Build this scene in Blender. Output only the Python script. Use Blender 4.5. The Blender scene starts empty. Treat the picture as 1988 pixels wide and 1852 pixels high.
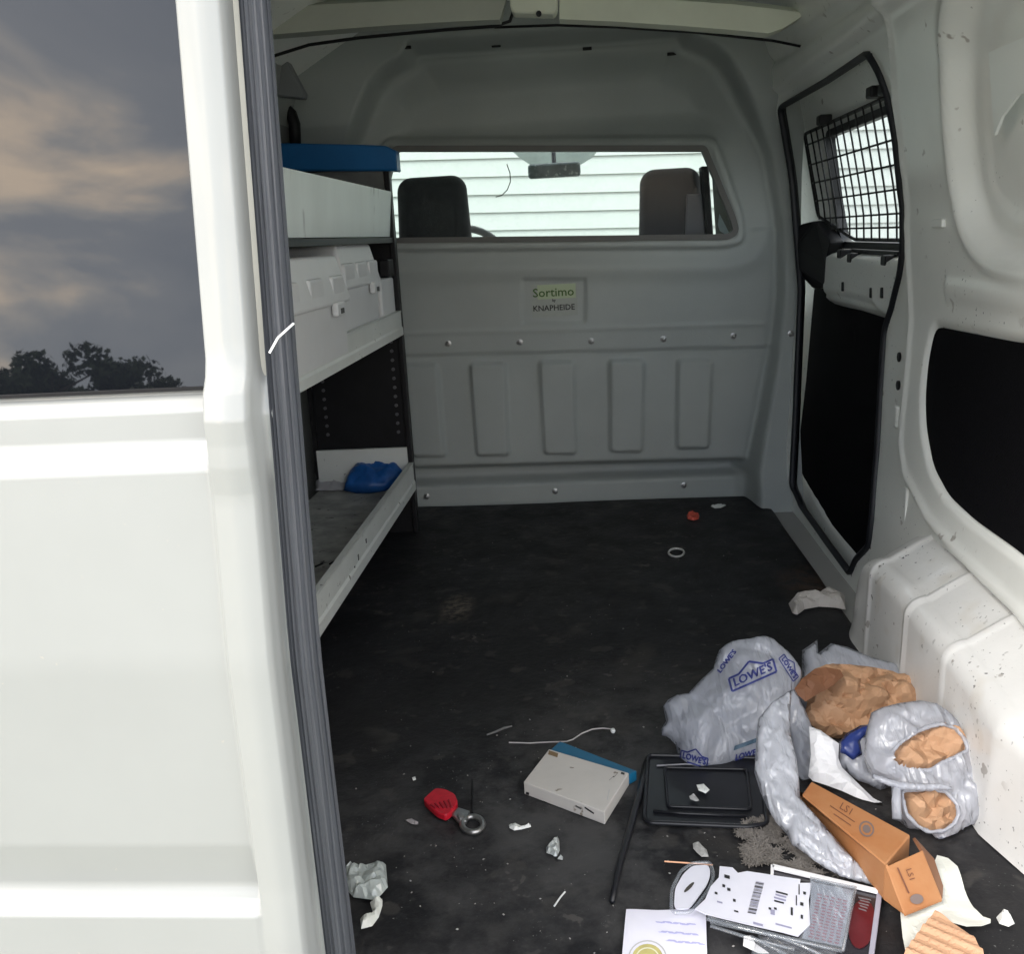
import bpy, bmesh, math, random
import numpy as np
from math import radians, sin, cos, pi
from mathutils import Vector, Matrix, noise
from mathutils.bvhtree import BVHTree
from mathutils.geometry import delaunay_2d_cdt
random.seed(7); np.random.seed(7)
S = bpy.context.scene
COL = S.collection

# ------------------------------------------------------------------ camera
FPX, CX, CY = 1850.0, 994.0, 926.0          # picture units: a 1988 x 1852 frame
CPOS = np.array([0.07, -0.66, 0.78])
_w = np.array([1128 - CX, CY - 455, FPX]); _w = _w / np.linalg.norm(_w)
_r = radians(2.0)
_u = np.array([-sin(_r), cos(_r), 0.0]); _u = _u - _w * _u.dot(_w); _u /= np.linalg.norm(_u)
_x = np.cross(_w, _u)
if _x[0] < 0: _x = -_x
RW = np.array([_x, _w, _u])                 # world = RW @ camera
cam_d = bpy.data.cameras.new('camera'); cam = bpy.data.objects.new('camera', cam_d); COL.objects.link(cam)
rt, up, fw = RW @ [1, 0, 0], RW @ [0, 1, 0], RW @ [0, 0, 1]
M = Matrix(((rt[0], up[0], -fw[0], CPOS[0]), (rt[1], up[1], -fw[1], CPOS[1]), (rt[2], up[2], -fw[2], CPOS[2]), (0, 0, 0, 1)))
cam.matrix_world = M
cam_d.sensor_fit = 'HORIZONTAL'; cam_d.sensor_width = 36; cam_d.lens = 36 * FPX / 1988
cam_d.clip_start = 0.02; cam_d.clip_end = 2000
S.camera = cam

# ------------------------------------------------------------------ world, sun, exposure
SUN_EL, SUN_AZ = radians(43), radians(220)   # azimuth measured from +Y towards +X: behind the van, to the left
W = bpy.data.worlds.new('World'); S.world = W; W.use_nodes = True
nt = W.node_tree; nt.nodes.clear()
def wn(t): return nt.nodes.new(t)
out = wn('ShaderNodeOutputWorld'); bg = wn('ShaderNodeBackground'); bg.inputs['Strength'].default_value = 0.15
sky = wn('ShaderNodeTexSky'); sky.sky_type = 'NISHITA'; sky.sun_disc = False
sky.sun_elevation = SUN_EL; sky.sun_rotation = SUN_AZ
tc = wn('ShaderNodeTexCoord'); mp = wn('ShaderNodeMapping'); mp.inputs['Scale'].default_value = (1.0, 1.0, 2.6); mp.inputs['Location'].default_value = (0, 0, .34)
n1 = wn('ShaderNodeTexNoise'); n1.inputs['Scale'].default_value = 2.3; n1.inputs['Detail'].default_value = 7; n1.inputs['Roughness'].default_value = 0.52; n1.inputs['Distortion'].default_value = 0.5
r1 = wn('ShaderNodeValToRGB')
e = r1.color_ramp.elements
e[0].position = 0.34; e[0].color = (9, 9.9, 11.6, 1)
e[1].position = 0.52; e[1].color = (12.5, 13, 14, 1)
a = e.new(0.565); a.color = (18, 17.2, 16.4, 1)
a = e.new(0.65); a.color = (36, 29, 22, 1)
mx = wn('ShaderNodeMixRGB'); mx.inputs[0].default_value = 0.86
nt.links.new(tc.outputs['Generated'], mp.inputs[0]); nt.links.new(mp.outputs[0], n1.inputs['Vector'])
nt.links.new(n1.outputs['Fac'], r1.inputs[0]); nt.links.new(sky.outputs[0], mx.inputs[1]); nt.links.new(r1.outputs[0], mx.inputs[2])
nt.links.new(mx.outputs[0], bg.inputs['Color']); nt.links.new(bg.outputs[0], out.inputs[0])
sl = bpy.data.lights.new('sun', 'SUN'); sl.energy = 1.5; sl.angle = radians(22); sl.color = (1.0, 0.95, 0.88)
sun = bpy.data.objects.new('sun', sl); COL.objects.link(sun)
sd_ = Vector((sin(SUN_AZ) * cos(SUN_EL), cos(SUN_AZ) * cos(SUN_EL), sin(SUN_EL)))
sun.rotation_euler = sd_.to_track_quat('Z', 'Y').to_euler(); sun.location = sd_ * 20
S.view_settings.view_transform = 'Standard'; S.view_settings.look = 'None'
S.view_settings.gamma = 1; S.view_settings.exposure = 0.72; S.view_settings.use_curve_mapping = False
S.cycles.max_bounces = 10; S.cycles.diffuse_bounces = 8; S.cycles.glossy_bounces = 3
S.cycles.transparent_max_bounces = 12; S.cycles.use_denoising = True

# ------------------------------------------------------------------ measuring helpers
def ray(x, y): return RW @ np.array([x - CX, CY - y, FPX])
def on(x, y, ax, val):
    d = ray(x, y); return CPOS + d * ((val - CPOS[ax]) / d[ax])
def fl(x, y, z=0.0): return on(x, y, 2, z)
WZ = [-.6, 0, .3, .6, .8, 1.0, 1.1, 1.2, 1.27, 1.31, 1.34]; WX = [.63, .64, .67, .69, .68, .64, .605, .585, .56, .52, .44]
def wallx(z): return np.interp(z, WZ, WX)
def wl(x, y, off=0.0):
    X = .68
    for i in range(30):
        p = on(x, y, 0, X); X = .5 * X + .5 * (wallx(p[2]) + off)
    if p[1] > 2.03: p = on(x, y, 1, 2.03)
    return p
DZ = [-1, .5, .69, 1.3, 1.5]; DY = [-.05, -.05, -.03, .045, .09]
def dr(x, y):
    Y = -.03
    for i in range(20):
        p = on(x, y, 1, Y); Y = np.interp(p[2], DZ, DY)
    return p
def onpl(x, y, p0, n):
    d = ray(x, y); n = np.array(n, float); return CPOS + d * (np.dot(np.array(p0) - CPOS, n) / d.dot(n))
def sstep(t): t = np.clip(t, 0, 1); return t * t * (3 - 2 * t)
def fillet(poly, r, n=5):
    P = [np.array(p, float) for p in poly]; out = []
    for i in range(len(P)):
        a, b, c = P[i - 1], P[i], P[(i + 1) % len(P)]
        u = a - b; v = c - b; lu, lv = np.linalg.norm(u), np.linalg.norm(v)
        rr = r[i] if isinstance(r, (list, tuple)) else r
        k = min(rr, lu * .49, lv * .49)
        if k < 1e-6: out.append(b); continue
        A = b + u / lu * k; C = b + v / lv * k
        for j in range(n + 1):
            t = j / n; out.append((1 - t) ** 2 * A + 2 * t * (1 - t) * b + t * t * C)
    return out
def sdf(PX, PZ, poly):
    """signed distance, positive inside"""
    poly = [np.array(p)[:2] for p in poly]; d = np.full(PX.shape, 1e9); ins = np.zeros(PX.shape, bool)
    for i in range(len(poly)):
        a, b = poly[i], poly[(i + 1) % len(poly)]
        ex, ez = b[0] - a[0], b[1] - a[1]; wx, wz = PX - a[0], PZ - a[1]
        t = np.clip((wx * ex + wz * ez) / (ex * ex + ez * ez + 1e-12), 0, 1)
        d = np.minimum(d, (wx - t * ex) ** 2 + (wz - t * ez) ** 2)
        c = (a[1] > PZ) != (b[1] > PZ)
        with np.errstate(divide='ignore', invalid='ignore'):
            xi = (b[0] - a[0]) * (PZ - a[1]) / (b[1] - a[1] + 1e-15) + a[0]
        ins ^= (c & (PX < xi))
    d = np.sqrt(d); return np.where(ins, d, -d)

# ------------------------------------------------------------------ object helpers
ORG = {}
def org(o): return ORG.get(o.name, np.zeros(3))
def thing(name, loc, label, cat, group=None):
    o = bpy.data.objects.new(name, None); COL.objects.link(o); o.location = loc; ORG[o.name] = np.array(loc, float)
    o.empty_display_size = .05; o['label'] = label; o['category'] = cat
    if group: o['group'] = group
    return o
def mk(name, V, F, mat, parent=None, label=None, cat=None, group=None, kind=None, smooth=False, mats=None, midx=None):
    V = np.array(V, float)
    if parent is not None: o0 = org(parent)
    else: o0 = np.array([(V[:, 0].min() + V[:, 0].max()) / 2, (V[:, 1].min() + V[:, 1].max()) / 2, V[:, 2].min()])
    me = bpy.data.meshes.new(name); me.from_pydata((V - o0).tolist(), [], [tuple(int(i) for i in f) for f in F]); me.update()
    if smooth:
        me.polygons.foreach_set('use_smooth', [True] * len(me.polygons))
    for m in (mats or [mat]): me.materials.append(m)
    if midx is not None: me.polygons.foreach_set('material_index', midx)
    o = bpy.data.objects.new(name, me); COL.objects.link(o)
    ORG[o.name] = o0
    if parent is not None: o.parent = parent
    else: o.location = o0
    if label: o['label'] = label
    if cat: o['category'] = cat
    if group: o['group'] = group
    if kind: o['kind'] = kind
    return o
def bmv(bm):
    bm.verts.ensure_lookup_table(); bm.verts.index_update()
    return [tuple(v.co) for v in bm.verts], [[v.index for v in f.verts] for f in bm.faces]
def join(*parts):
    V, F = [], []
    for v, f in parts:
        n = len(V); V += [tuple(q) for q in v]; F += [[i + n for i in g] for g in f]
    return V, F
def box(c, s, bev=0.0, seg=2, rot=None):
    bm = bmesh.new(); bmesh.ops.create_cube(bm, size=1.0)
    bmesh.ops.scale(bm, vec=Vector(s), verts=bm.verts)
    if bev > 0: bmesh.ops.bevel(bm, geom=bm.edges[:], offset=bev, segments=seg, profile=.5, affect='EDGES')
    if rot is not None: bmesh.ops.transform(bm, matrix=rot.to_4x4(), verts=bm.verts)
    bmesh.ops.translate(bm, vec=Vector(c), verts=bm.verts)
    r = bmv(bm); bm.free(); return r
def boxb(lo, hi, bev=0.0, seg=2):
    return box([(lo[i] + hi[i]) / 2 for i in range(3)], [abs(hi[i] - lo[i]) for i in range(3)], bev, seg)
def hexa(c8, bev=0.0, seg=2):
    """eight corners: bottom loop of four then top loop of four"""
    bm = bmesh.new(); vs = [bm.verts.new(tuple(p)) for p in c8]
    for f in ((3, 2, 1, 0), (4, 5, 6, 7), (0, 1, 5, 4), (1, 2, 6, 5), (2, 3, 7, 6), (3, 0, 4, 7)): bm.faces.new([vs[i] for i in f])
    bmesh.ops.recalc_face_normals(bm, faces=bm.faces)
    if bev > 0: bmesh.ops.bevel(bm, geom=bm.edges[:], offset=bev, segments=seg, profile=.5, affect='EDGES')
    r = bmv(bm); bm.free(); return r
def tube(pts, r, n=8, closed=False):
    P = [np.array(p, float) for p in pts]; V, F = [], []; m = len(P)
    prev = None
    for i in range(m):
        a = P[i - 1] if (i > 0 or closed) else P[i]; b = P[(i + 1) % m] if (i < m - 1 or closed) else P[i]
        t = b - a; t /= np.linalg.norm(t) + 1e-12
        if prev is None:
            k = np.array([0, 0, 1.]) if abs(t[2]) < .9 else np.array([1., 0, 0])
            s = np.cross(t, k)
        else: s = prev - t * prev.dot(t)
        s /= np.linalg.norm(s) + 1e-12; prev = s; q = np.cross(t, s)
        rr = r[i] if isinstance(r, (list, tuple)) else r
        for j in range(n):
            an = 2 * pi * j / n; V.append(P[i] + rr * (cos(an) * s + sin(an) * q))
    for i in range(m if closed else m - 1):
        for j in range(n):
            a = i * n + j; b = i * n + (j + 1) % n; c = ((i + 1) % m) * n + (j + 1) % n; d = ((i + 1) % m) * n + j
            F.append([a, b, c, d])
    if not closed: F.append(list(range(n))[::-1]); F.append([(m - 1) * n + j for j in range(n)])
    return V, F
def sweep(path, prof, nrm, closed=True):
    """profile points (a, b): a across the path (to its outside), b along nrm; nrm fixed or per point"""
    P = [np.array(p, float) for p in path]; m = len(P); V, F = [], []; k = len(prof)
    for i in range(m):
        a = P[i - 1] if (i > 0 or closed) else P[i]; b = P[(i + 1) % m] if (i < m - 1 or closed) else P[i]
        t = b - a; t /= np.linalg.norm(t) + 1e-12
        n = np.array(nrm[i] if isinstance(nrm, list) else nrm, float); n = n - t * n.dot(t); n /= np.linalg.norm(n)
        s = np.cross(t, n)
        for (u, v) in prof: V.append(P[i] + u * s + v * n)
    for i in range(m if closed else m - 1):
        for j in range(k):
            a = i * k + j; b = i * k + (j + 1) % k; c = ((i + 1) % m) * k + (j + 1) % k; d = ((i + 1) % m) * k + j
            F.append([a, d, c, b])
    if not closed: F.append(list(range(k))); F.append([(m - 1) * k + j for j in range(k)][::-1])
    return V, F
def prism(poly, vec, bev=0.0):
    """extrude a 3D polygon along vec"""
    bm = bmesh.new(); a = [bm.verts.new(tuple(p)) for p in poly]; b = [bm.verts.new(tuple(np.array(p) + vec)) for p in poly]
    bm.faces.new(a[::-1]); bm.faces.new(b); n = len(a)
    for i in range(n): bm.faces.new([a[i], a[(i + 1) % n], b[(i + 1) % n], b[i]])
    bmesh.ops.recalc_face_normals(bm, faces=bm.faces)
    if bev > 0: bmesh.ops.bevel(bm, geom=bm.edges[:], offset=bev, segments=1, affect='EDGES')
    bmesh.ops.triangulate(bm, faces=[f for f in bm.faces if len(f.verts) > 4])
    r = bmv(bm); bm.free(); return r
def lathe(c, prof, n=16, axis=(0, 0, 1)):
    A = Vector(axis).normalized(); q = A.to_track_quat('Z', 'Y'); V, F = [], []
    for (r, h) in prof:
        for j in range(n):
            an = 2 * pi * j / n; p = q @ Vector((r * cos(an), r * sin(an), h)); V.append((c[0] + p.x, c[1] + p.y, c[2] + p.z))
    k = len(prof)
    for i in range(k - 1):
        for j in range(n): F.append([i * n + j, i * n + (j + 1) % n, (i + 1) * n + (j + 1) % n, (i + 1) * n + j])
    F.append(list(range(n))[::-1]); F.append([(k - 1) * n + j for j in range(n)])
    return V, F
def sheet(us, vs, fn, hole=None):
    """grid in (u, v); fn(U, V) -> XYZ arrays; hole: list of polygons in (u, v) cut out with snapped borders"""
    U, V = np.meshgrid(us, vs, indexing='ij'); keep = np.ones((len(us) - 1, len(vs) - 1), bool)
    for poly in (hole or []):
        d = sdf(U, V, poly); e = 1e-4
        gx = (sdf(U + e, V, poly) - sdf(U - e, V, poly)) / (2 * e); gz = (sdf(U, V + e, poly) - sdf(U, V - e, poly)) / (2 * e)
        h = max(us[1] - us[0], vs[1] - vs[0]) * .62; m = np.abs(d) < h
        U = np.where(m, U - d * gx, U); V = np.where(m, V - d * gz, V)
        uc = (U[1:, 1:] + U[:-1, :-1] + U[1:, :-1] + U[:-1, 1:]) / 4; vc = (V[1:, 1:] + V[:-1, :-1] + V[1:, :-1] + V[:-1, 1:]) / 4
        keep &= sdf(uc, vc, poly) < 0
    X, Y, Z = fn(U, V); n, m = U.shape
    P = np.stack([X, Y, Z], -1).reshape(-1, 3); F = []
    ii, jj = np.nonzero(keep)
    for i, j in zip(ii.tolist(), jj.tolist()): F.append((i * m + j, (i + 1) * m + j, (i + 1) * m + j + 1, i * m + j + 1))
    used = np.zeros(len(P), bool); Fa = np.array(F); used[Fa.reshape(-1)] = True
    idx = np.cumsum(used) - 1
    return P[used], idx[Fa].tolist()
TXT = {}
def text_mesh(s, size=1.0):
    """flat lettering as triangles in the unit plane"""
    cu = bpy.data.curves.new('t', 'FONT'); cu.body = s; cu.size = size; cu.resolution_u = 2; cu.align_x = 'CENTER'; cu.align_y = 'CENTER'
    ob = bpy.data.objects.new('t', cu); COL.objects.link(ob)
    dg = bpy.context.evaluated_depsgraph_get(); dg.update()
    me = bpy.data.meshes.new_from_object(ob.evaluated_get(dg))
    bm = bmesh.new(); bm.from_mesh(me); bmesh.ops.triangulate(bm, faces=bm.faces[:]); r = bmv(bm); bm.free()
    bpy.data.objects.remove(ob); bpy.data.curves.remove(cu); bpy.data.meshes.remove(me)
    return r
def bvh_of(o):
    me = o.data; k = org(o); return BVHTree.FromPolygons([Vector(v.co) + Vector(k) for v in me.vertices], [tuple(p.vertices) for p in me.polygons])
def drape(VF, o_px, ax, ay, bvh, lift=.0015):
    """lay flat lettering on a surface: o_px origin, ax / ay picture vectors per unit"""
    V, F = VF; P = []; ok = []
    for (u, v, _) in V:
        x = o_px[0] + u * ax[0] + v * ay[0]; y = o_px[1] + u * ax[1] + v * ay[1]
        d = Vector(ray(x, y)).normalized(); h = bvh.ray_cast(Vector(CPOS), d)
        if h[0] is None: P.append((0, 0, 0)); ok.append(False)
        else: P.append(tuple(h[0] - d * lift)); ok.append(True)
    F = [f for f in F if all(ok[i] for i in f)]
    used = sorted({i for f in F for i in f}); mp_ = {k: i for i, k in enumerate(used)}
    return [P[i] for i in used], [[mp_[i] for i in f] for f in F]
def line_strip(pts, w):
    """flat line in the plane"""
    V, F = [], []
    for a, b in zip(pts[:-1], pts[1:]):
        a = np.array(a, float); b = np.array(b, float); t = b - a; L = np.linalg.norm(t); t /= L; s = np.array([-t[1], t[0]]) * w / 2
        k = max(1, int(L / .12))
        for i in range(k):
            p = a + (b - a) * i / k; q = a + (b - a) * (i + 1) / k; n = len(V)
            V += [(*(p - s), 0), (*(q - s), 0), (*(q + s), 0), (*(p + s), 0)]; F.append([n, n + 1, n + 2, n + 3])
    return V, F

def folds(P, seed, lam, amp, n=5, aniso=None):
    """sum of sharp pleats in random directions"""
    r = np.random.RandomState(seed); h = np.zeros(len(P)); Q = P.copy()
    Q = Q + lam * .35 * np.stack([np.sin(P[:, 1] / lam * 2.1 + 1), np.sin(P[:, 0] / lam * 1.7)], -1)
    for k in range(n):
        a = r.rand() * pi if aniso is None else aniso + r.randn() * .35
        l = lam * (.6 + .9 * r.rand()); ph = r.rand() * 2
        t = (Q[:, 0] * cos(a) + Q[:, 1] * sin(a)) / l + ph + .3 * np.sin((Q[:, 0] * sin(a) - Q[:, 1] * cos(a)) / l * 1.3 + k)
        tri = np.abs((t % 2) - 1); h += amp * (tri ** 1.15 - .45) * (.5 + r.rand())
    return h / n ** .5

# ------------------------------------------------------------------ materials
def mat(name, col, rough=.5, metal=0.0, spec=.5, var=0.0, vscale=8.0, vcol=None, bump=0.0, bscale=60.0, coat=0.0,
        specks=None, stretch=(1, 1, 1), extra=None, sheen=0.0, trans=0.0, ior=1.45, rvar=0.0):
    m = bpy.data.materials.new(name); m.use_nodes = True; t = m.node_tree; b = t.nodes['Principled BSDF']
    b.inputs['Roughness'].default_value = rough; b.inputs['Metallic'].default_value = metal
    b.inputs['Specular IOR Level'].default_value = spec; b.inputs['Coat Weight'].default_value = coat; b.inputs['Coat Roughness'].default_value = .08
    b.inputs['IOR'].default_value = ior
    if sheen: b.inputs['Sheen Weight'].default_value = sheen
    if trans: b.inputs['Transmission Weight'].default_value = trans
    tcn = t.nodes.new('ShaderNodeTexCoord'); mpn = t.nodes.new('ShaderNodeMapping'); mpn.inputs['Scale'].default_value = stretch
    t.links.new(tcn.outputs['Object'], mpn.inputs[0]); vec = mpn.outputs[0]
    cur = None
    def noise_n(sc, det=5, ro=.6):
        n = t.nodes.new('ShaderNodeTexNoise'); n.inputs['Scale'].default_value = sc; n.inputs['Detail'].default_value = det; n.inputs['Roughness'].default_value = ro
        t.links.new(vec, n.inputs['Vector']); return n.outputs['Fac']
    def ramp(src, p0, p1, c0, c1):
        r = t.nodes.new('ShaderNodeValToRGB'); r.color_ramp.elements[0].position = p0; r.color_ramp.elements[1].position = p1
        r.color_ramp.elements[0].color = (*c0, 1); r.color_ramp.elements[1].color = (*c1, 1); t.links.new(src, r.inputs[0]); return r.outputs[0]
    def mix(f, a, b_):
        x = t.nodes.new('ShaderNodeMixRGB'); 
        t.links.new(f, x.inputs[0])
        for s, i in ((a, 1), (b_, 2)):
            if isinstance(s, tuple): x.inputs[i].default_value = (*s, 1)
            else: t.links.new(s, x.inputs[i])
        return x.outputs[0]
    if var > 0:
        c2 = vcol or tuple(c * (1 - var) for c in col)
        cur = ramp(noise_n(vscale), .32, .68, c2, col)
    else: cur = tuple(col)
    for sp in (specks or []):     # (scale, threshold, softness, colour)
        f = ramp(noise_n(sp[0], 2, .5), sp[1], sp[1] + sp[2], (0, 0, 0), (1, 1, 1))
        if len(sp) > 4:
            g = ramp(noise_n(sp[4], 2, .5), .5, .62, (0, 0, 0), (1, 1, 1))
            k = t.nodes.new('ShaderNodeMixRGB'); k.blend_type = 'MULTIPLY'; k.inputs[0].default_value = 1
            t.links.new(f, k.inputs[1]); t.links.new(g, k.inputs[2]); f = k.outputs[0]
        cur = mix(f, cur, sp[3])
    if extra: cur = extra(t, vec, cur, mix, ramp, noise_n)
    if isinstance(cur, tuple): b.inputs['Base Color'].default_value = (*cur, 1)
    else: t.links.new(cur, b.inputs['Base Color'])
    if rvar > 0:
        rr = ramp(noise_n(vscale * 1.7), .3, .7, (rough - rvar,) * 3, (rough + rvar,) * 3); t.links.new(rr, b.inputs['Roughness'])
    if bump > 0:
        bn = t.nodes.new('ShaderNodeBump'); bn.inputs['Strength'].default_value = 1.0; bn.inputs['Distance'].default_value = bump
        t.links.new(noise_n(bscale, 4, .6), bn.inputs['Height']); t.links.new(bn.outputs[0], b.inputs['Normal'])
    return m
def spot(cx, cy, cz, rx, ry, rz, col, amt=1.0, nsc=40, local=(0, 0, 0)):
    """a colour patch with a shape of its own at an object-space place"""
    def f(t, vec, cur, mix, ramp, noise_n):
        mpn = t.nodes.new('ShaderNodeMapping'); mpn.vector_type = 'POINT'
        mpn.inputs['Location'].default_value = (-cx / rx, -cy / ry, -cz / rz); mpn.inputs['Scale'].default_value = (1 / rx, 1 / ry, 1 / rz)
        t.links.new(vec, mpn.inputs[0]); g = t.nodes.new('ShaderNodeTexGradient'); g.gradient_type = 'SPHERICAL'
        t.links.new(mpn.outputs[0], g.inputs[0]); n = ramp(noise_n(nsc, 6, .7), .42, .6, (0, 0, 0), (amt,) * 3)
        k = t.nodes.new('ShaderNodeMixRGB'); k.blend_type = 'MULTIPLY'; k.inputs[0].default_value = 1
        gg = ramp(g.outputs['Fac'], 0, .5, (0, 0, 0), (1, 1, 1)); t.links.new(gg, k.inputs[1]); t.links.new(n, k.inputs[2])
        return mix(k.outputs[0], cur, col)
    return f
def chain(*fs):
    def f(t, vec, cur, *a):
        for g in fs: cur = g(t, vec, cur, *a)
        return cur
    return f
def film(name, col, opacity=.75, gloss=.35, trl=.5, rough=.25, bump=0.0, bscale=80):
    m = bpy.data.materials.new(name); m.use_nodes = True; t = m.node_tree; t.nodes.clear(); N = t.nodes.new; L = t.links.new
    o = N('ShaderNodeOutputMaterial'); d = N('ShaderNodeBsdfDiffuse'); tr = N('ShaderNodeBsdfTranslucent'); tp = N('ShaderNodeBsdfTransparent'); g = N('ShaderNodeBsdfGlossy')
    tcn = N('ShaderNodeTexCoord'); n = N('ShaderNodeTexNoise'); n.inputs['Scale'].default_value = 14; n.inputs['Detail'].default_value = 5; L(tcn.outputs['Object'], n.inputs['Vector'])
    r = N('ShaderNodeValToRGB'); r.color_ramp.elements[0].position = .3; r.color_ramp.elements[1].position = .7
    r.color_ramp.elements[0].color = (*[c * .86 for c in col], 1); r.color_ramp.elements[1].color = (*col, 1); L(n.outputs['Fac'], r.inputs[0])
    L(r.outputs[0], d.inputs[0]); L(r.outputs[0], tr.inputs[0]); g.inputs['Roughness'].default_value = rough
    a = N('ShaderNodeMixShader'); a.inputs[0].default_value = trl; L(d.outputs[0], a.inputs[1]); L(tr.outputs[0], a.inputs[2])
    b = N('ShaderNodeMixShader'); b.inputs[0].default_value = opacity; L(tp.outputs[0], b.inputs[1]); L(a.outputs[0], b.inputs[2])
    lw = N('ShaderNodeLayerWeight'); fr = N('ShaderNodeMath'); fr.operation = 'POWER'; fr.inputs[1].default_value = 5; L(lw.outputs['Facing'], fr.inputs[0])
    ml = N('ShaderNodeMath'); ml.operation = 'MULTIPLY_ADD'; ml.inputs[1].default_value = 1.0; ml.inputs[1].default_value = .6; ml.inputs[2].default_value = gloss * .1; L(fr.outputs[0], ml.inputs[0])
    c = N('ShaderNodeMixShader'); L(ml.outputs[0], c.inputs[0]); L(b.outputs[0], c.inputs[1]); L(g.outputs[0], c.inputs[2])
    if bump:
        mpn = N('ShaderNodeMapping'); mpn.inputs['Rotation'].default_value = (.3, .5, .7); mpn.inputs['Scale'].default_value = (1.3, .25, .7); L(tcn.outputs['Object'], mpn.inputs[0])
        hs_ = []
        for k_, (sc_, am_) in enumerate(((bscale * .22, 1.0), (bscale * .6, .28))):
            n2 = N('ShaderNodeTexNoise'); n2.inputs['Scale'].default_value = sc_; n2.inputs['Detail'].default_value = 2; n2.inputs['Distortion'].default_value = .8; L(mpn.outputs[0], n2.inputs['Vector'])
            m1 = N('ShaderNodeMath'); m1.operation = 'SUBTRACT'; m1.inputs[1].default_value = .5; L(n2.outputs['Fac'], m1.inputs[0])
            m2 = N('ShaderNodeMath'); m2.operation = 'ABSOLUTE'; L(m1.outputs[0], m2.inputs[0])
            m3 = N('ShaderNodeMath'); m3.operation = 'MULTIPLY'; m3.inputs[1].default_value = -4 * am_; L(m2.outputs[0], m3.inputs[0]); hs_.append(m3)
        ad = N('ShaderNodeMath'); ad.operation = 'ADD'; L(hs_[0].outputs[0], ad.inputs[0]); L(hs_[1].outputs[0], ad.inputs[1])
        bn = N('ShaderNodeBump'); bn.inputs['Distance'].default_value = bump; L(ad.outputs[0], bn.inputs['Height'])
        for q in (d, tr, g): L(bn.outputs[0], q.inputs['Normal'])
        L(bn.outputs[0], lw.inputs['Normal'])
    L(c.outputs[0], o.inputs[0]); return m

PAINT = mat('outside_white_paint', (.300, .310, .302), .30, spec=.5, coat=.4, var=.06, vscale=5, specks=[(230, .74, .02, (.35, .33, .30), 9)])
IN_PAINT = mat('inside_white_paint', (.86, .88, .85), .38, coat=.15, var=.07, vscale=5, bump=.0004, bscale=30,
               specks=[(150, .70, .03, (.08, .08, .09), 7), (38, .67, .04, (.42, .40, .37), 5)])
ARCH_PAINT = mat('scuffed_arch_paint', (.72, .72, .71), .38, coat=.2, var=.08, vscale=9, bump=.0006, bscale=45,
                 specks=[(95, .675, .02, (.05, .05, .06), 7), (45, .67, .03, (.35, .33, .31), 6), (14, .58, .14, (.62, .60, .56)), (170, .69, .03, (.25, .25, .25), 4)])
BULK = mat('grey_moulded_panel', (.385, .415, .405), .48, spec=.35, var=.12, vscale=3.5, bump=.0004, bscale=220)
TRIM_D = mat('dark_grey_trim', (.09, .09, .088), .6, var=.15)
BLACK = mat('black_plastic', (.012, .012, .014), .45, spec=.3, var=.3, vscale=20)
FELT = mat('black_felt_board', (.0065, .0065, .0085), .9, spec=.08, var=.4, vscale=180, bump=.001, bscale=400)
SHELF = mat('grey_white_shelf_metal', (.68, .70, .67), .42, spec=.4, var=.10, vscale=12, specks=[(90, .68, .03, (.12, .11, .10), 12)])
SHELF_DIRTY = mat('dirty_shelf_surface', (.46, .46, .43), .6, var=.45, vscale=16, vcol=(.22, .22, .21), bump=.0006, bscale=90, specks=[(70, .62, .05, (.05, .05, .05), 14)])
CASE = mat('pale_grey_plastic_case', (.70, .70, .70), .42, spec=.4, var=.06, vscale=10, bump=.0003, bscale=200)
TRAYW = mat('scuffed_white_tray', (.80, .86, .84), .4, var=.10, vscale=7, stretch=(1, 1, .35), specks=[(30, .63, .07, (.36, .38, .38), 11)])
BLUE = mat('blue_end_cap', (.008, .13, .36), .4, var=.15, vscale=12)
RUBBER = mat('grey_rubber_seal', (.062, .067, .078), .45, spec=.5, var=.3, vscale=9, stretch=(60, 3, .8), bump=.0006, bscale=18)
RUBBER_B = mat('black_rubber', (.012, .013, .018), .5, var=.2)
CREAM = mat('dirty_cream_edge', (.62, .60, .52), .5, var=.25, vscale=18, stretch=(3, 1, .5), specks=[(60, .60, .06, (.30, .27, .19), 10)])
GREY_MET = mat('grey_screw_metal', (.42, .42, .42), .35, metal=.8)
STEEL = mat('worn_steel', (.38, .38, .38), .32, metal=.9, var=.3, vscale=60)
SEATC = mat('dark_seat_fabric', (.022, .023, .028), .85, var=.2, vscale=60, bump=.0006, bscale=300, sheen=.15)
CABTRIM = mat('purple_grey_cab_trim', (.16, .155, .18), .6, var=.1)
SIDING = mat('white_vinyl_siding', (.37, .40, .39), .5, var=.05, vscale=6)
ASPHALT = mat('pale_concrete', (.32, .335, .275), .9, var=.4, vscale=30, bump=.004, bscale=120)
def _mat_dirt_tone():
    oy = 1.03; ox = -.03
    c = fl(872, 1185)
    return chain(spot(c[0] - ox, c[1] - oy, 0, .05, .11, .08, (.17, .14, .11), .8, 60),
                 spot(.28 - ox, .62 - oy, 0, .5, .42, .3, (.075, .073, .072), .6, 12),  # broad paler patch over the near half of the mat
                 spot(-.05 - ox, .38 - oy, 0, .45, .4, .3, (.070, .069, .069), .75, 6),  # second broad paler patch, closer to the rear
                 spot(.55 - ox, 1.35 - oy, 0, .11, .16, .1, (.11, .065, .04), .6, 25))
MATR = mat('black_cargo_mat', (.019, .019, .0215), .56, spec=.35, var=.35, vscale=6, bump=.0016, bscale=70, rvar=.12, specks=[(260, .69, .02, (.12, .12, .12), 14), (22, .62, .06, (.038, .036, .035)), (9, .62, .1, (.036, .034, .033)), (48, .66, .03, (.075, .07, .065), 5)], extra=_mat_dirt_tone())
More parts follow.
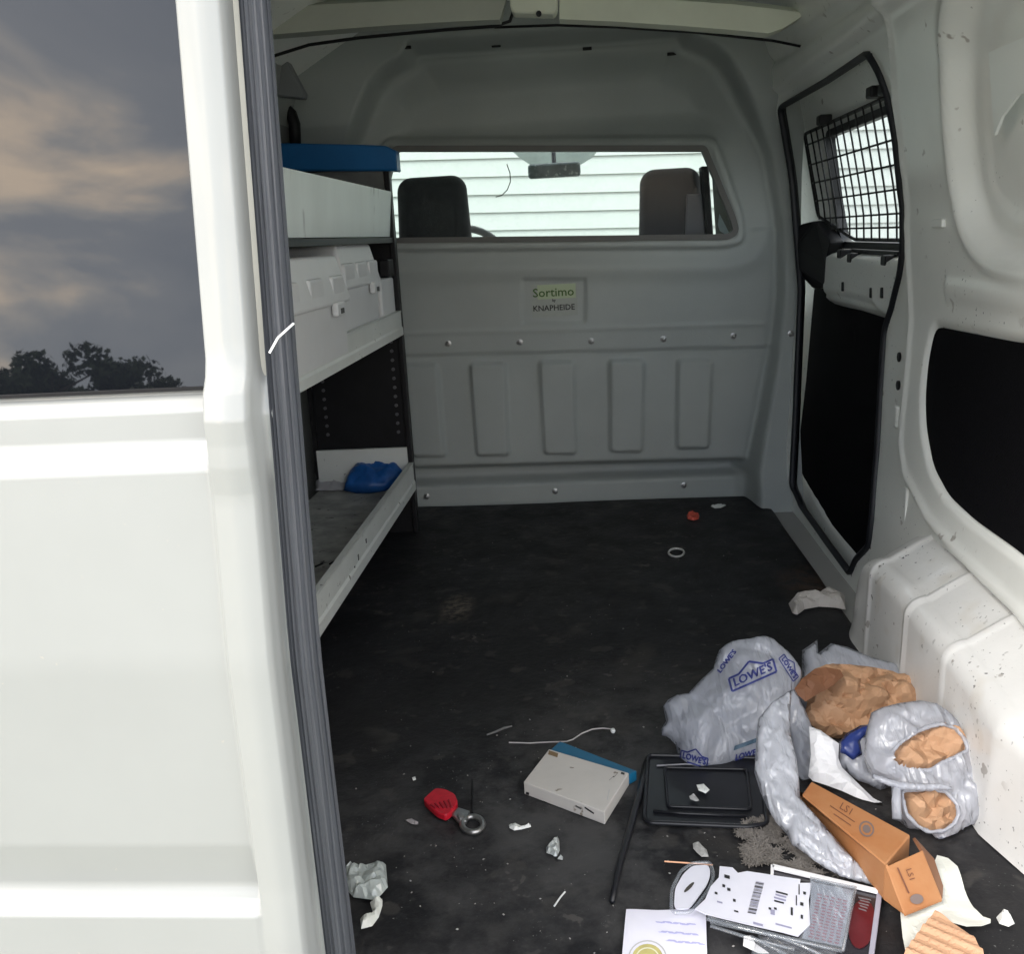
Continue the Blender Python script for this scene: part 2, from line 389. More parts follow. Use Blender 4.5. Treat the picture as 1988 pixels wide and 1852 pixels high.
def glass_mat(name, col, dust=.1, dcol=(.8, .85, .83)):
    m = bpy.data.materials.new(name); m.use_nodes = True; t = m.node_tree; t.nodes.clear(); N = t.nodes.new; L = t.links.new
    o = N('ShaderNodeOutputMaterial'); tp = N('ShaderNodeBsdfTransparent'); tp.inputs[0].default_value = (*col, 1); g = N('ShaderNodeBsdfGlossy'); g.inputs['Roughness'].default_value = .03
    lw = N('ShaderNodeLayerWeight'); pw = N('ShaderNodeMath'); pw.operation = 'POWER'; pw.inputs[1].default_value = 6; L(lw.outputs['Facing'], pw.inputs[0]); fr = N('ShaderNodeMath'); fr.operation = 'MULTIPLY_ADD'; fr.inputs[1].default_value = .3; fr.inputs[2].default_value = .006; L(pw.outputs[0], fr.inputs[0]); a = N('ShaderNodeMixShader'); L(fr.outputs[0], a.inputs[0]); L(tp.outputs[0], a.inputs[1]); L(g.outputs[0], a.inputs[2])
    d = N('ShaderNodeBsdfTranslucent'); d.inputs[0].default_value = (*dcol, 1)
    tcn = N('ShaderNodeTexCoord'); n = N('ShaderNodeTexNoise'); n.inputs['Scale'].default_value = 70; n.inputs['Detail'].default_value = 6; L(tcn.outputs['Object'], n.inputs['Vector'])
    r = N('ShaderNodeValToRGB'); r.color_ramp.elements[0].position = .45; r.color_ramp.elements[1].position = .75
    r.color_ramp.elements[0].color = (dust * .5,) * 3 + (1,); r.color_ramp.elements[1].color = (min(1, dust * 4),) * 3 + (1,); L(n.outputs['Fac'], r.inputs[0])
    b = N('ShaderNodeMixShader'); L(r.outputs[0], b.inputs[0]); L(a.outputs[0], b.inputs[1]); L(d.outputs[0], b.inputs[2]); L(b.outputs[0], o.inputs[0]); return m
PANE = glass_mat('bulkhead_pane', (.93, .97, .95), .012)
WSCREEN = glass_mat('windscreen_glass', (.9, .97, .95), .012)
SIDEG = glass_mat('side_window_glass', (.82, .88, .88), .05)
TINT = mat('dark_tinted_glass', (.006, .007, .009), .015, spec=.5, ior=1.56)

# ------------------------------------------------------------------ ground and surroundings
g = [(-300, -300, -.56), (300, -300, -.56), (300, 300, -.56), (-300, 300, -.56)]
mk('ground', g, [(0, 1, 2, 3)], ASPHALT, kind='structure')
hw = thing('house_wall', (0, 8.2, -.56), 'white clapboard wall of lapped boards seen through the windscreen', 'wall')
v, f = boxb((-7, 8.26, -.56), (7, 8.5, 3.6)); mk('wall_core', v, f, SIDING, hw)
sid = None
for i in range(26):
    z0 = -.56 + i * .155
    if sid is None:
        prof = [(-7, 8.215, 0), (7, 8.215, 0), (7, 8.240, .175), (-7, 8.240, .175), (-7, 8.224, 0), (7, 8.224, 0)]
        V = [(a, b, c - .56) for a, b, c in prof]
        sid = mk('siding_board', V, [(0, 1, 2, 3), (0, 4, 5, 1)], SIDING, hw)
    else:
        o = sid.copy(); COL.objects.link(o); o.parent = hw; o.location = (0, 0, i * .155)
hw.rotation_euler = (0, radians(2.0), 0)
# trees behind the photographer: they show in the tinted rear window
LEAF = mat('leaf_green', (.045, .07, .03), .7, var=.5, vscale=.6); BARK = mat('bark', (.06, .045, .035), .9, var=.3)
def tree(x, y, h, w, seed, label, conifer=False):
    h *= .88
    rnd = np.random.RandomState(seed); t = thing('tree', (x, y, -.56), label, 'tree', 'trees standing in a row behind the photographer')
    pts = [(x, y, -.56), (x + .1, y, h * .3), (x - .1, y, h * .6), (x, y, h * .85)]
    parts = [tube(pts, [.25, .2, .12, .04], 7)]
    for k in range(7):
        a = rnd.rand() * 6.28; z = h * (.3 + .07 * k); L = w * .4
        parts.append(tube([(x, y, z), (x + cos(a) * L, y + sin(a) * L, z + L * .6)], [.09, .02], 5))
    v, f = join(*parts); mk('trunk', v, f, BARK, t)
    V, F = [], []
    nb = 34
    for b in range(nb):
        zz = .08 + .92 * rnd.rand()
        rad = w * .5 * ((1 - zz) * 1.1 + .08 if conifer else np.sqrt(max(.05, 1 - ((zz - .6) / .5) ** 2)))
        a = rnd.rand() * 6.28; rr = rad * rnd.rand() ** .5; c = np.array([x + cos(a) * rr, y + sin(a) * rr, zz * h])
        br = w * (.12 + .1 * rnd.rand())
        for k in range(200):
            d = rnd.randn(3); d /= np.linalg.norm(d); p = c + d * br * (.6 + .5 * rnd.rand()) * [1, 1, .75]
            s = .13 + .14 * rnd.rand(); u = rnd.randn(3); u /= np.linalg.norm(u); q = np.cross(u, d); q /= np.linalg.norm(q) + 1e-9; n = len(V)
            V += [p - s * u, p + s * .6 * q, p + s * u, p - s * .6 * q]; F.append([n, n + 1, n + 2, n + 3])
    mk('crown', V, F, LEAF, t)
for i, (dx, h, w, con, lab) in enumerate([(-31, 7.6, 5.0, 1, 'pointed dark tree at the left end of the row in the rear window'),
        (-26.5, 8.6, 6.4, 0, 'tall round topped dark tree mirrored in the rear window'), (-22.5, 7.8, 5.6, 0, 'broad dark tree joined to the tall one in the mirrored row'),
        (-17.8, 5.8, 2.6, 1, 'thin pointed tree apart from the mirrored group'), (-13.5, 4.2, 4.4, 0, 'low bushy tree at the right end of the mirrored row'),
        (-36, 6.4, 6, 0, 'low broad tree beyond the pointed one in the mirrored row'), (-9, 3.2, 4, 0, 'small low bush tree mirrored beside the window corner')]):
    tree(dx, -44 - (i % 3), h, w, 30 + i, lab, bool(con))

# ------------------------------------------------------------------ the van
van = thing('cargo_van', (0, 1.2, -.56), 'white cargo van with its right rear door open on a littered cargo bay', 'van')

# bulkhead -----------------------------------------------------------
BYY = 2.1
def bx_(x, y): p = on(x, y, 1, BYY); return (p[0], p[2])
dome_r = [bx_(*q) for q in [(1319, 62), (1335, 84), (1378, 103), (1403, 125), (1430, 172), (1457, 228), (1490, 300), (1512, 420), (1516, 560), (1503, 680), (1482, 790), (1458, 905)]]
main = [(x, z) for x, z in dome_r] + [(dome_r[-1][0], -.2), (-dome_r[-1][0] - .01, -.2)] + [(-x - .01, z) for x, z in dome_r[::-1]]
wtop = (bx_(1362, 292)[1] + bx_(770, 292)[1]) / 2
win = [(.402, .985), (.470, .83), (.486, .775), (.476, .757), (-.49, .79), (-.50, .80), (-.43, 1.032)]
win = [bx_(1363, 292), bx_(1418, 425), bx_(1424, 448), bx_(1412, 456), (-.486, .798), (-.505, .82), (-.432, 1.033)]
win_s = fillet(win, [.004, .03, .012, .01, .01, .02, .012], 4)
frame = fillet([bx_(1390, 262), bx_(1444, 420), bx_(1447, 472), bx_(1405, 482), (-.55, .765), (-.56, .83), (-.47, 1.075)], [.03, .03, .03, .02, .02, .03, .03], 5)
rec = [bx_(1012, 540), bx_(1138, 540), bx_(1138, 628), bx_(1012, 628)]
ribs = []
for tx, bxx, ty, by in [(1350, 1345, 697, 872), (1217, 1216, 697, 879), (1081, 1088, 700, 883), (946, 957, 703, 886), (815, 833, 706, 888)]:
    hw_ = 36
    ribs.append(fillet([bx_(tx - hw_, ty), bx_(tx + hw_, ty), bx_(bxx + 33, by), bx_(bxx - 33, by)], .016, 5))
def bulk_y(X, Z):
    o = np.zeros(X.shape)
    m = sdf(X, Z, main)
    side = 1 - sstep((m + .012) / .028)
    depth = np.interp(Z, [-.1, .05, .2, .5, .9, 1.0, 1.1, 1.4], [.135, .115, .07, .035, .022, .04, .09, .10])
    o -= side * depth
    groove = np.exp(-((m - .012) / .012) ** 2) * .006 * (Z > .1); o += groove
    o += .07 * sstep((Z - .98) / .12) * sstep((1.30 - Z) / .10) * sstep(m / .12)      # hollow above the window
    o -= .012 * sstep((Z - 1.27) / .02) * (m > 0)
    fr = sdf(X, Z, frame); o -= .020 * sstep((fr + .004) / .012)                     # raised window surround
    o += .008 * sstep((fr - .022) / .006)
    o += -.012 * np.exp(-((fr + .05) / .03) ** 2) * (Z < .77)                         # soft swell under the window
    rc = sdf(X, Z, rec); o += .007 * sstep((rc + .001) / .006)
    zw = .466 - .02 * (X + .43); t = zw - Z
    o += .007 * sstep(t / .006) * (m > -.0)                                           # lap seam under the screws
    o -= .003 * np.exp(-((t + .062) / .006) ** 2) * (X < .58)
    for r in ribs:
        d = sdf(X, Z, r); o -= .017 * sstep((d + .001) / .0085)
    zk = .128 - .01 * X                                                                # kick step near the floor
    o += .085 * sstep((zk - Z) / .034) * sstep(m / .05)
    o -= .055 * sstep((.075 - Z) / .022) * sstep(m / .05)
    o += .0012 * np.sin(X * 9 + 1) * np.sin(Z * 11)
    return o
us = np.append(np.arange(-.76, .664, .0058), .668); vs = np.arange(-.07, 1.41, .0058)
V, F = sheet(us, vs, lambda U, Vv: (U, BYY + bulk_y(U, Vv), Vv), [win_s])
bulk = mk('bulkhead', V, F, BULK, van, smooth=True)
def by_at(x, z): return BYY + float(bulk_y(np.array([[x]]), np.array([[z]]))[0, 0])
path = [(x, BYY - .014, z) for x, z in win_s]
v, f = sweep(path, [(-.012, -.006), (-.012, .012), (.003, .012), (.003, -.02), (-.004, -.02), (-.004, -.006)], (0, -1, 0))
mk('window_gasket', v, f, mat('grey_gasket', (.13, .13, .125), .6), bulk, smooth=False)
pc = np.mean(np.array(win_s), 0)
v = [(x, BYY - .012, z) for x, z in win_s]; mk('window_pane', v, [tuple(range(len(v)))], PANE, bulk)
scr = None
for q in [(870, 667), (1009, 664), (1148, 662), (1288, 658), (1424, 652), (825, 970), (1077, 960), (1330, 948), (1530, 645)]:
    x, z = bx_(*q); y = by_at(x, z)
    if q[0] == 1530: y -= .0
    v, f = lathe((x, y, z), [(.0095, -.001), (.0095, .002), (.0055, .003), (.005, .0065), (.002, .008)], 10, (0, -1, 0)); mk('screw', v, f, GREY_MET, bulk)
for q in [(800, 103), (965, 92), (1140, 93), (1305, 102)]:
    x, z = bx_(*q); v, f = boxb((x - .012, by_at(x, z) - .004, z - .004), (x + .012, by_at(x, z) + .004, z + .004), .001); mk('clip', v, f, BLACK, bulk)
v, f = tube([on(x, y, 1, BYY - .0175) for x, y in [(984, 318), (990, 335), (991, 352), (985, 368), (974, 379), (962, 382)]], .0014, 5); mk('pane_smear', v, f, TRIM_D, bulk)
# maker's sticker in the recess
s0, s1 = bx_(1030, 553), bx_(1122, 612)
STK = mat('sticker_silver', (.36, .39, .36), .4, var=.08, vscale=60); GRN = mat('sticker_green_print', (.05, .12, .02), .5); INK = mat('black_print', (.02, .02, .022), .5)
yy = by_at((s0[0] + s1[0]) / 2, (s0[1] + s1[1]) / 2) - .0015
v, f = boxb((s0[0], yy, s1[1]), (s1[0], yy + .001, s0[1])); stk = mk('sticker', v, f, STK, bulk)
v, f = boxb((s0[0] + .018, yy - .0008, (s0[1] + s1[1]) / 2 + .004), (s1[0] - .004, yy, s0[1] - .002)); mk('sticker_patch', v, f, mat('sticker_pale_green', (.42, .5, .33), .5), stk)
for s, (px, py), sz, m_ in [('Sortimo', (1074, 568), .0305, GRN), ('by', (1075, 583), .010, INK), ('KNAPHEIDE', (1075, 598), .0200, INK)]:
    tv, tf = text_mesh(s, sz); x, z = bx_(px, py)
    w = max(a[0] for a in tv) - min(a[0] for a in tv); sc = {'Sortimo': .116, 'by': w, 'KNAPHEIDE': .118}[s] / w
    P = []
    for dxy in ((0, 0), (.0007, 0), (0, .0006)):
        P.append(([(x + a[0] * sc + dxy[0], yy - .002 - dxy[1] * .1, z + a[1] * 1.12 + dxy[1]) for a in tv], tf))
    v, f = join(*P); mk('lettering', v, f, m_, stk)

# right side wall ----------------------------------------------------
def yz(p): return (p[1], p[2])
op_px = [(1531, 203), (1612, 150), (1688, 98), (1712, 140), (1728, 190), (1742, 260), (1753, 380), (1757, 480), (1752, 530), (1740, 580), (1722, 640), (1712, 760), (1705, 900), (1698, 1000), (1690, 1062), (1662, 1090), (1652, 1118), (1600, 1045), (1556, 985), (1546, 950)]
opening = [yz(wl(*q)) for q in op_px]
opening = [(min(y, 2.0), z) for y, z in opening] + [(1.995, .3), (2.03, .6), (2.03, .9)]
opening = [(y, z) for y, z in opening]
L1 = [(1735, 0), (1737, 60), (1742, 163), (1757, 262), (1771, 437), (1773, 502), (1777, 627), (1767, 760), (1758, 864), (1768, 939), (1814, 1027), (1864, 1085), (1988, 1210)]
L1w = [yz(wl(*q)) for q in L1]
raised = [(L1w[0][0], 1.5)] + L1w + [(-.3, .1), (-.3, 1.5)]
recp = fillet([yz(wl(*q)) for q in [(1880, -60), (1856, 80), (1862, 230), (1876, 380), (1898, 456), (1938, 500), (1988, 516), (2100, 530)]] + [(.1, .69), (.1, 1.13)], .04, 4)
insr = fillet([yz(wl(*q)) for q in [(1828, 634), (1988, 664)]] + [(.12, .64), (.12, .30)] + [yz(wl(*q)) for q in [(1988, 1066), (1905, 1008), (1855, 962), (1824, 905), (1810, 830), (1808, 770), (1814, 700)]], .025, 4)
def wall_x(Y, Z):
    X = wallx(Z) + 0 * Y
    X = X - .030 * sstep((Y - 1.9) / .14) * sstep(Z / .1) * sstep((1.15 - Z) / .1)
    r = sdf(Y, Z, raised); o = .016 * sstep((r + .002) / .016)
    o += .006 * np.exp(-((r - .022) / .008) ** 2)
    rc = sdf(Y, Z, recp); o -= .030 * sstep((rc + .006) / .034); o += .007 * np.exp(-((rc + .012) / .010) ** 2)
    o -= .004 * sstep((rc - .055) / .012)
    ir = sdf(Y, Z, insr); o -= .012 * sstep((ir + .012) / .014)
    b = np.abs(Z - .66); o += .006 * sstep((.025 - b) / .02) * (Y < 1.0)
    # header above the sliding door
    o += .020 * sstep((Z - 1.10) / .02) * sstep((1.0 + .9 * (Z - .9) - (Y - .1) * .0 + 1) / 2)
    o -= .012 * np.exp(-((Z - 1.16 - .03 * (Y - 1.3)) / .012) ** 2) * (Y > 1.1)
    o += .0012 * np.sin(Y * 13) * np.sin(Z * 17 + 1)
    return X - o
us = np.arange(-.02, 2.10, .0075); vs = np.arange(-.56, 1.345, .0075)
V, F = sheet(us, vs, lambda U, Vv: (wall_x(U, Vv), U, Vv), [opening])
side = mk('side_wall', V, F, IN_PAINT, van, smooth=True)
# black felt insert near the rear
ipoly = fillet([(y - .0, z) for y, z in insr], 0.0)
isd = [(y, z) for y, z in insr]
v, f = prism([(wallx(z) - .005, y, z) for y, z in isd], (-.005, 0, 0)); mk('lining_board', v, f, FELT, van, label='black felt board set in the right side wall near the rear')
# pale plate in the blank window recess
pp = [wl(x, y, -.013) for x, y in [(1919, 101), (2050, 45), (2050, 150), (1975, 185), (1945, 225), (1930, 262)]]
v, f = prism([tuple(p) for p in pp], (.004, 0, 0)); mk('inner_plate', v, f, mat('pale_plate', (.80, .84, .82), .35), side)
# holes (black discs stand in for their dark) and tabs in the pillar
for q in [(1747, 693), (1745, 748)]:
    p = wl(*q); v, f = lathe(p, [(.0095, -.002), (.0095, .003), (.006, .004)], 12, (-1, 0, 0)); mk('plug', v, f, BLACK, side)
p0, p1 = wl(1762, 945), wl(1756, 1015)
v, f = boxb((p0[0] - .006, p0[1] - .010, p1[2]), (p0[0] + .004, p0[1] + .006, p0[2]), .002); mk('tab', v, f, IN_PAINT, side)
p = wl(1742, 806); v, f = boxb((p[0] - .006, p[1] - .009, p[2] - .024), (p[0] + .004, p[1] + .009, p[2] + .02), .004); mk('tab', v, f, IN_PAINT, side)
for q in [(1808, 262), (1812, 295)]:
    p = wl(*q); v, f = lathe((p[0] - .012, p[1], p[2]), [(.009, -.002), (.009, .002), (.004, .0025)], 12, (-1, 0, 0)); mk('stud', v, f, IN_PAINT, side)
p = wl(1845, 432); v, f = box((p[0] - .018, p[1], p[2]), (.01, .05, .014), .003); mk('tab', v, f, IN_PAINT, side)
# rubber seal round the sliding door opening
path = [(float(wall_x(np.array([[y]]), np.array([[z]]))[0, 0]) - .001, y, z) for y, z in fillet(opening, .02, 3)]
v, f = sweep(path, [(-.003, -.014), (-.003, .005), (.003, .009), (.009, .006), (.009, -.004)], (-1, 0, 0)); mk('door_seal', v, f, RUBBER_B, van, smooth=True)
# sliding door -------------------------------------------------------
sdo = .035
gwin = fillet([yz(wl(x, y, sdo)) for x, y in [(1594, 240), (1665, 205), (1726, 178), (1745, 260), (1756, 400), (1757, 466), (1700, 470), (1637, 463), (1612, 400)]], .012, 3)
gwin = [(1.20, gwin[0][1]) if False else q for q in gwin]
ga, gb = wl(1594, 240, sdo), wl(1637, 466, sdo)
gwin = fillet([(ga[1] - .01, .985), (1.14, .985), (1.14, .722), (gb[1] + .02, .722), (ga[1] + .02, .80)], .03, 5)
slins = fillet([(2.14, .60)] + [yz(wl(x, y, sdo - .005)) for x, y in [(1640, 568), (1715, 580), (1730, 600)]] + [(1.16, .56), (1.16, .07)] + [yz(wl(x, y, sdo - .005)) for x, y in [(1690, 1075), (1664, 1082), (1610, 1015)]] + [(2.13, .085), (2.14, .20), (2.14, .35)], .02, 4)
def sl_x(Y, Z):
    X = wallx(Z) + sdo
    w = sdf(Y, Z, gwin); X = X + .014 * sstep((w + .035) / .02)
    X = X + .012 * sstep((Z - .64) / .02) * sstep((.70 - Z) / .03) * 0
    X = X - .035 * sstep((.715 - Z) / .02) * sstep((Z - .56) / .03) * sstep((1.95 - Y) / .05)
    X = X - .006 * sstep((.10 - Z) / .02)
    i = sdf(Y, Z, slins); X = X + .008 * sstep((i + .004) / .01)
    return X + .001 * np.sin(Y * 20)
us = np.arange(1.12, 2.36, .008); vs = np.arange(-.10, 1.14, .008)
V, F = sheet(us, vs, lambda U, Vv: (sl_x(U, Vv), U, Vv), [gwin])
sld = mk('sliding_door', V, F, IN_PAINT, van, smooth=True)
v, f = prism([(wallx(z) + sdo + .006, y, z) for y, z in slins], (-.008, 0, 0)); mk('lining_board', v, f, FELT, sld)
v = [(wallx(z) + sdo + .022, y, z) for y, z in gwin]; mk('window_pane', v, [tuple(range(len(v)))], SIDEG, sld)
path = [(wallx(z) + sdo + .010, y, z) for y, z in gwin]
v, f = sweep(path, [(-.010, -.012), (-.010, .010), (.006, .010), (.006, -.012)], (-1, 0, 0)); mk('window_gasket', v, f, RUBBER_B, sld)
# wire guard over the window
GW = -.002
def gx(z): return wallx(z) + sdo + GW - .012
gy0, gy1, gz0, gz1 = 1.965, 1.16, .735, 1.003
outl = [(1.955, 1.0), (1.16, 1.0), (1.16, .735), (1.72, .735), (1.80, .752), (1.86, .79), (1.97, .79)]
outl = [(yz(wl(*q, sdo + GW - .012))) for q in [(1560, 256), (1582, 424)]]
gl_y = lambda z: np.interp(z, [.735, .79, 1.0], [outl[1][0] - .28, outl[1][0], outl[0][0]])
rim = fillet([(outl[0][0], 1.003), (1.16, 1.003), (1.16, .735), (1.68, .735), (outl[1][0], .795)], .02, 4)
v, f = tube([(gx(z), y, z) for y, z in rim], .0042, 6, True); mk('guard_rim', v, f, BLACK, sld, smooth=True)
for z in (.975, .925, .879, .833, .787, .760):
    y0 = float(gl_y(z)); zz = [z]
    v, f = tube([(gx(z), y0, z), (gx(z), 1.16, z)], .0024, 6); mk('guard_bar', v, f, BLACK, sld)
    if z == .787: pass
y = 1.185
while y < outl[0][0] - .02:
    zb = .735 if y < 1.69 else np.interp(y, [1.69, outl[1][0]], [.737, .793])
    zs = np.linspace(zb, 1.003, 6); v, f = tube([(gx(z) - .004, y, z) for z in zs], .0021, 6); mk('guard_bar', v, f, BLACK, sld); y += .0575
for q in [(1600, 232), (1700, 178), (1724, 172), (1660, 500), (1728, 505), (1640, 492)]:
    p = wl(*q, sdo - .02); v, f = box((p[0], p[1], p[2]), (.03, .035, .022), .004); mk('guard_clip', v, f, BLACK, sld)
p = wl(1700, 489, sdo - .01); v, f = box(p, (.012, .34, .010), .003); mk('guard_clip', v, f, BLACK, sld)
# black latch cover beside the bulkhead
c = [wl(x, y, .0) for x, y in [(1549, 436), (1582, 428), (1612, 470), (1604, 505), (1601, 552), (1578, 560), (1549, 530), (1545, 470)]]
v, f = prism(fillet([tuple(p) for p in c], .012, 4), (.035, 0, 0), .003); mk('latch_cover', v, f, BLACK, sld, smooth=False)
for q in [(1637, 556), (1692, 568), (1713, 568)]:
    p = wl(*q, 0.0); v, f = box((p[0] - .001, p[1], p[2]), (.006, .010, .022), .002); mk('slot', v, f, BLACK, sld)

# wheel arch ---------------------------------------------------------
def arch():
    ys = np.concatenate([np.linspace(1.125, 1.06, 8), np.linspace(1.05, -.02, 150)]); V = []; F = []
    for y in ys:
        zt = np.interp(y, [-.1, .1, .4, .62, .85, 1.0, 1.06, 1.10, 1.125], [.02, .10, .165, .195, .205, .200, .185, .150, .0])
        xi = np.interp(y, [-.1, .22, .30, .38, .46, .56, .70, 1.2], [.80, .685, .625, .588, .566, .566, .558, .548])
        st = 0
        for yc, a in ((.985, .010), (.79, .013), (.63, .014)):       # pressed steps
            st += a * float(sstep((yc + .007 - y) / .014))
        ridge = sum(.007 * np.exp(-((y - yc) / .006) ** 2) for yc in (.985, .79, .63))
        bulge = .0
        zt2 = zt + .3 * st + ridge * .8 - .012
        xi2 = xi + .012 - .45 * st - ridge - bulge
        z_out = zt2 + .040 + .02
        r = min(.035 + bulge, zt2 * .6)
        row = [(xi2 - .006, 0), (xi2 - .001, .02), (xi2, zt2 * .3), (xi2 + .002, zt2 * .6)]
        for k in range(9):
            an = pi / 2 * k / 8; row.append((xi2 + .003 + r - r * cos(an), zt2 - r + r * sin(an)))
        for t in (.2, .45, .7, .85, 1):
            xo = .70; row.append((xi2 + .003 + r + (xo - xi2 - r) * t, zt2 + (z_out - zt2) * t + .004 * sin(t * pi)))
        if y > 1.06: 
            k = float((y - 1.06) / .065); 
            row = [(a + .015 * k * k + .0 * b, b * (1 - .0 * k)) for a, b in row]
        n = len(row)
        lean = .10 * max(0, (y - 1.0)) / .125
        for a, b in row: V.append((a, y - lean * b * 1.2 + .0016 * sin(90 * b) * (y > 1.0), max(b, -.002)))
    V = np.array(V)
    for i in range(len(ys) - 1):
        for j in range(n - 1): F.append((i * n + j, i * n + j + 1, (i + 1) * n + j + 1, (i + 1) * n + j))
    F.append(tuple(range(n)))
    return V, F
v, f = arch(); wa = mk('wheel_arch', v, f, ARCH_PAINT, van, smooth=True)

# roof, left wall, outer skins, floor pan ----------------------------
def roof_z(x): return 1.372 - .035 * abs(x / .46) ** 2 - max(0, abs(x) - .46) * .35
xs = np.linspace(-.70, .70, 57)
V, F = sheet(xs, np.linspace(-.02, 2.3, 50), lambda U, Vv: (U, Vv, np.vectorize(roof_z)(U) + .004 * np.cos(Vv * 30) ** 8)); mk('roof_lining', V, F, IN_PAINT, van, smooth=True)
V, F = sheet(np.linspace(-.80, .80, 65), np.linspace(-.06, 3.0, 60), lambda U, Vv: (U, Vv, 1.44 - .13 * np.abs(U / .8) ** 4)); mk('roof', V, F, PAINT, van, smooth=True)
def skin(sgn, y0, y1, hole=None):
    zz = [-.35, 0, .3, .6, .8, 1.0, 1.2, 1.32]; xx = [.72, .74, .76, .77, .765, .73, .67, .64]
    return sheet(np.arange(y0, y1, .03), np.arange(-.35, 1.33, .03), lambda U, Vv: (sgn * np.interp(Vv, zz, xx), U, Vv), hole)
hh = [fillet([(1.15, 1.12), (1.15, .69), (2.50, .69), (2.46, 1.12)], .04, 4), fillet([(2.58, .98), (2.58, .62), (3.05, .62), (2.75, .98)], .04, 4)]
V, F = skin(1, -.04, 3.3, hh); mk('outer_skin', V, F, PAINT, van, smooth=True)
V, F = skin(-1, -.04, 3.3, hh[1:]); mk('outer_skin', V, F, PAINT, van, smooth=True)
LW = mat('left_wall_grey', (.16, .165, .16), .6, var=.2)
V, F = sheet(np.arange(-.02, 2.11, .02), np.arange(-.56, 1.36, .02), lambda U, Vv: (-np.interp(Vv, [-.6, 0, .6, 1.1, 1.2, 1.28, 1.34], [.69, .70, .72, .70, .685, .65, .57]), U, Vv)); mk('side_wall', V, F, LW, van, smooth=True)
# grey pillar trim and belt at the upper left corner
pt = [on(x, y, 1, 1.86) for x, y in [(500, 100), (548, 108), (556, 116), (590, 180), (588, 190), (500, 182)]]
v, f = prism([tuple(p) for p in pt], (0, .04, 0), .003); mk('corner_gusset', v, f, mat('gusset_grey', (.20, .21, .22), .6), van)
v, f = tube([on(x, y, 1, 1.98) for x, y in [(520, 188), (548, 205), (566, 222), (572, 240), (574, 300)]], .016, 8); mk('belt_strap', v, f, BLACK, van, smooth=True)
v, f = boxb((-.78, -.06, -.10), (.78, 3.3, -.012)); mk('floor_pan', v, f, mat('floor_pan_paint', (.35, .35, .34), .5), van)
v, f = boxb((-.80, -.14, -.42), (.80, -.05, -.10), .02); mk('bumper', v, f, mat('grey_bumper', (.06, .06, .065), .5), van)
# rear corner post and header of the opening (right side)
v, f = sweep([(.70, -.02, -.1), (.72, -.02, .5), (.70, -.01, .8), (.66, .02, 1.1), (.58, .04, 1.24), (.40, .05, 1.31), (0, .05, 1.335), (-.40, .05, 1.31), (-.6, .04, 1.24)], [(-.03, -.04), (-.03, .05), (.09, .05), (.09, -.04)], (0, -1, 0), False); mk('rear_door_frame', v, f, PAINT, van)
# roof bow, its bracket and black tubes painting in the shadow gap behind it
def bow_path(y, pts): return [tuple(on(px, py, 1, y)) for px, py in pts]
BOWM = mat('roof_bow_lit', (.80, .83, .70), .45, var=.1)  # greenish light from below put into the right half's colour
lo = bow_path(1.62, [(450, 72), (530, 66), (640, 57), (760, 48), (880, 41), (970, 37)]); hi = bow_path(1.62, [(450, 16), (530, 13), (640, 7), (760, 1), (880, -5), (985, -9)])
def ribbon(lo, hi, dy):
    n = len(lo); V = [tuple(p) for p in lo] + [tuple(p) for p in hi] + [(p[0], p[1] + dy, p[2]) for p in lo] + [(p[0], p[1] + dy, p[2] + .02) for p in hi]; F = []
    for i in range(n - 1): F += [(i, i + 1, n + i + 1, n + i), (i, 2 * n + i, 2 * n + i + 1, i + 1), (n + i, n + i + 1, 3 * n + i + 1, 3 * n + i), (2 * n + i, 3 * n + i, 3 * n + i + 1, 2 * n + i + 1)]
    F += [(0, n, 3 * n, 2 * n), (n - 1, 3 * n - 1, 4 * n - 1, 2 * n - 1)]
    return V, F
v, f = ribbon(lo, hi, .05); mk('roof_bow', v, f, mat('roof_bow_shaded', (.50, .52, .46), .5, var=.1), van)  # left half of the bow, its shade put into a darker grey
lo = bow_path(1.62, [(1086, 36), (1200, 41), (1320, 49), (1430, 58), (1492, 64), (1520, 54), (1558, 30)]); hi = bow_path(1.62, [(1086, -12), (1200, -8), (1320, 0), (1430, 8), (1500, 16), (1530, 20), (1558, 24)])
v, f = ribbon(lo, hi, .05); mk('roof_bow', v, f, BOWM, van)
pb = bow_path(1.57, [(990, -30), (1082, -30), (1082, 14), (1076, 26), (996, 24), (990, 12)])
v, f = prism(pb, (0, .05, 0), .003); br = mk('lamp_bracket', v, f, BOWM, van)
p = on(1046, 26, 1, 1.565); v, f = lathe(p, [(.006, -.002), (.006, .004)], 10, (0, -1, 0)); mk('screw', v, f, BLACK, br)
v, f = tube([on(x, y, 1, 1.7) for x, y in [(440, 128), (530, 108), (600, 86), (700, 72), (850, 58), (960, 50), (990, 40), (1004, 0), (1010, -30)]], .0038, 7); mk('shadow_gap_tube', v, f, BLACK, van, smooth=True)
v, f = tube([on(x, y, 1, 1.72) for x, y in [(960, 52), (1080, 48), (1200, 52), (1350, 62), (1500, 78), (1560, 90)]], .003, 7); mk('shadow_gap_tube', v, f, BLACK, van, smooth=True)
# pale header panel between roof bow and sliding door
hp = [wl(x, y, -.03) for x, y in [(1506, 232), (1520, 95), (1600, 40), (1700, 0)]]

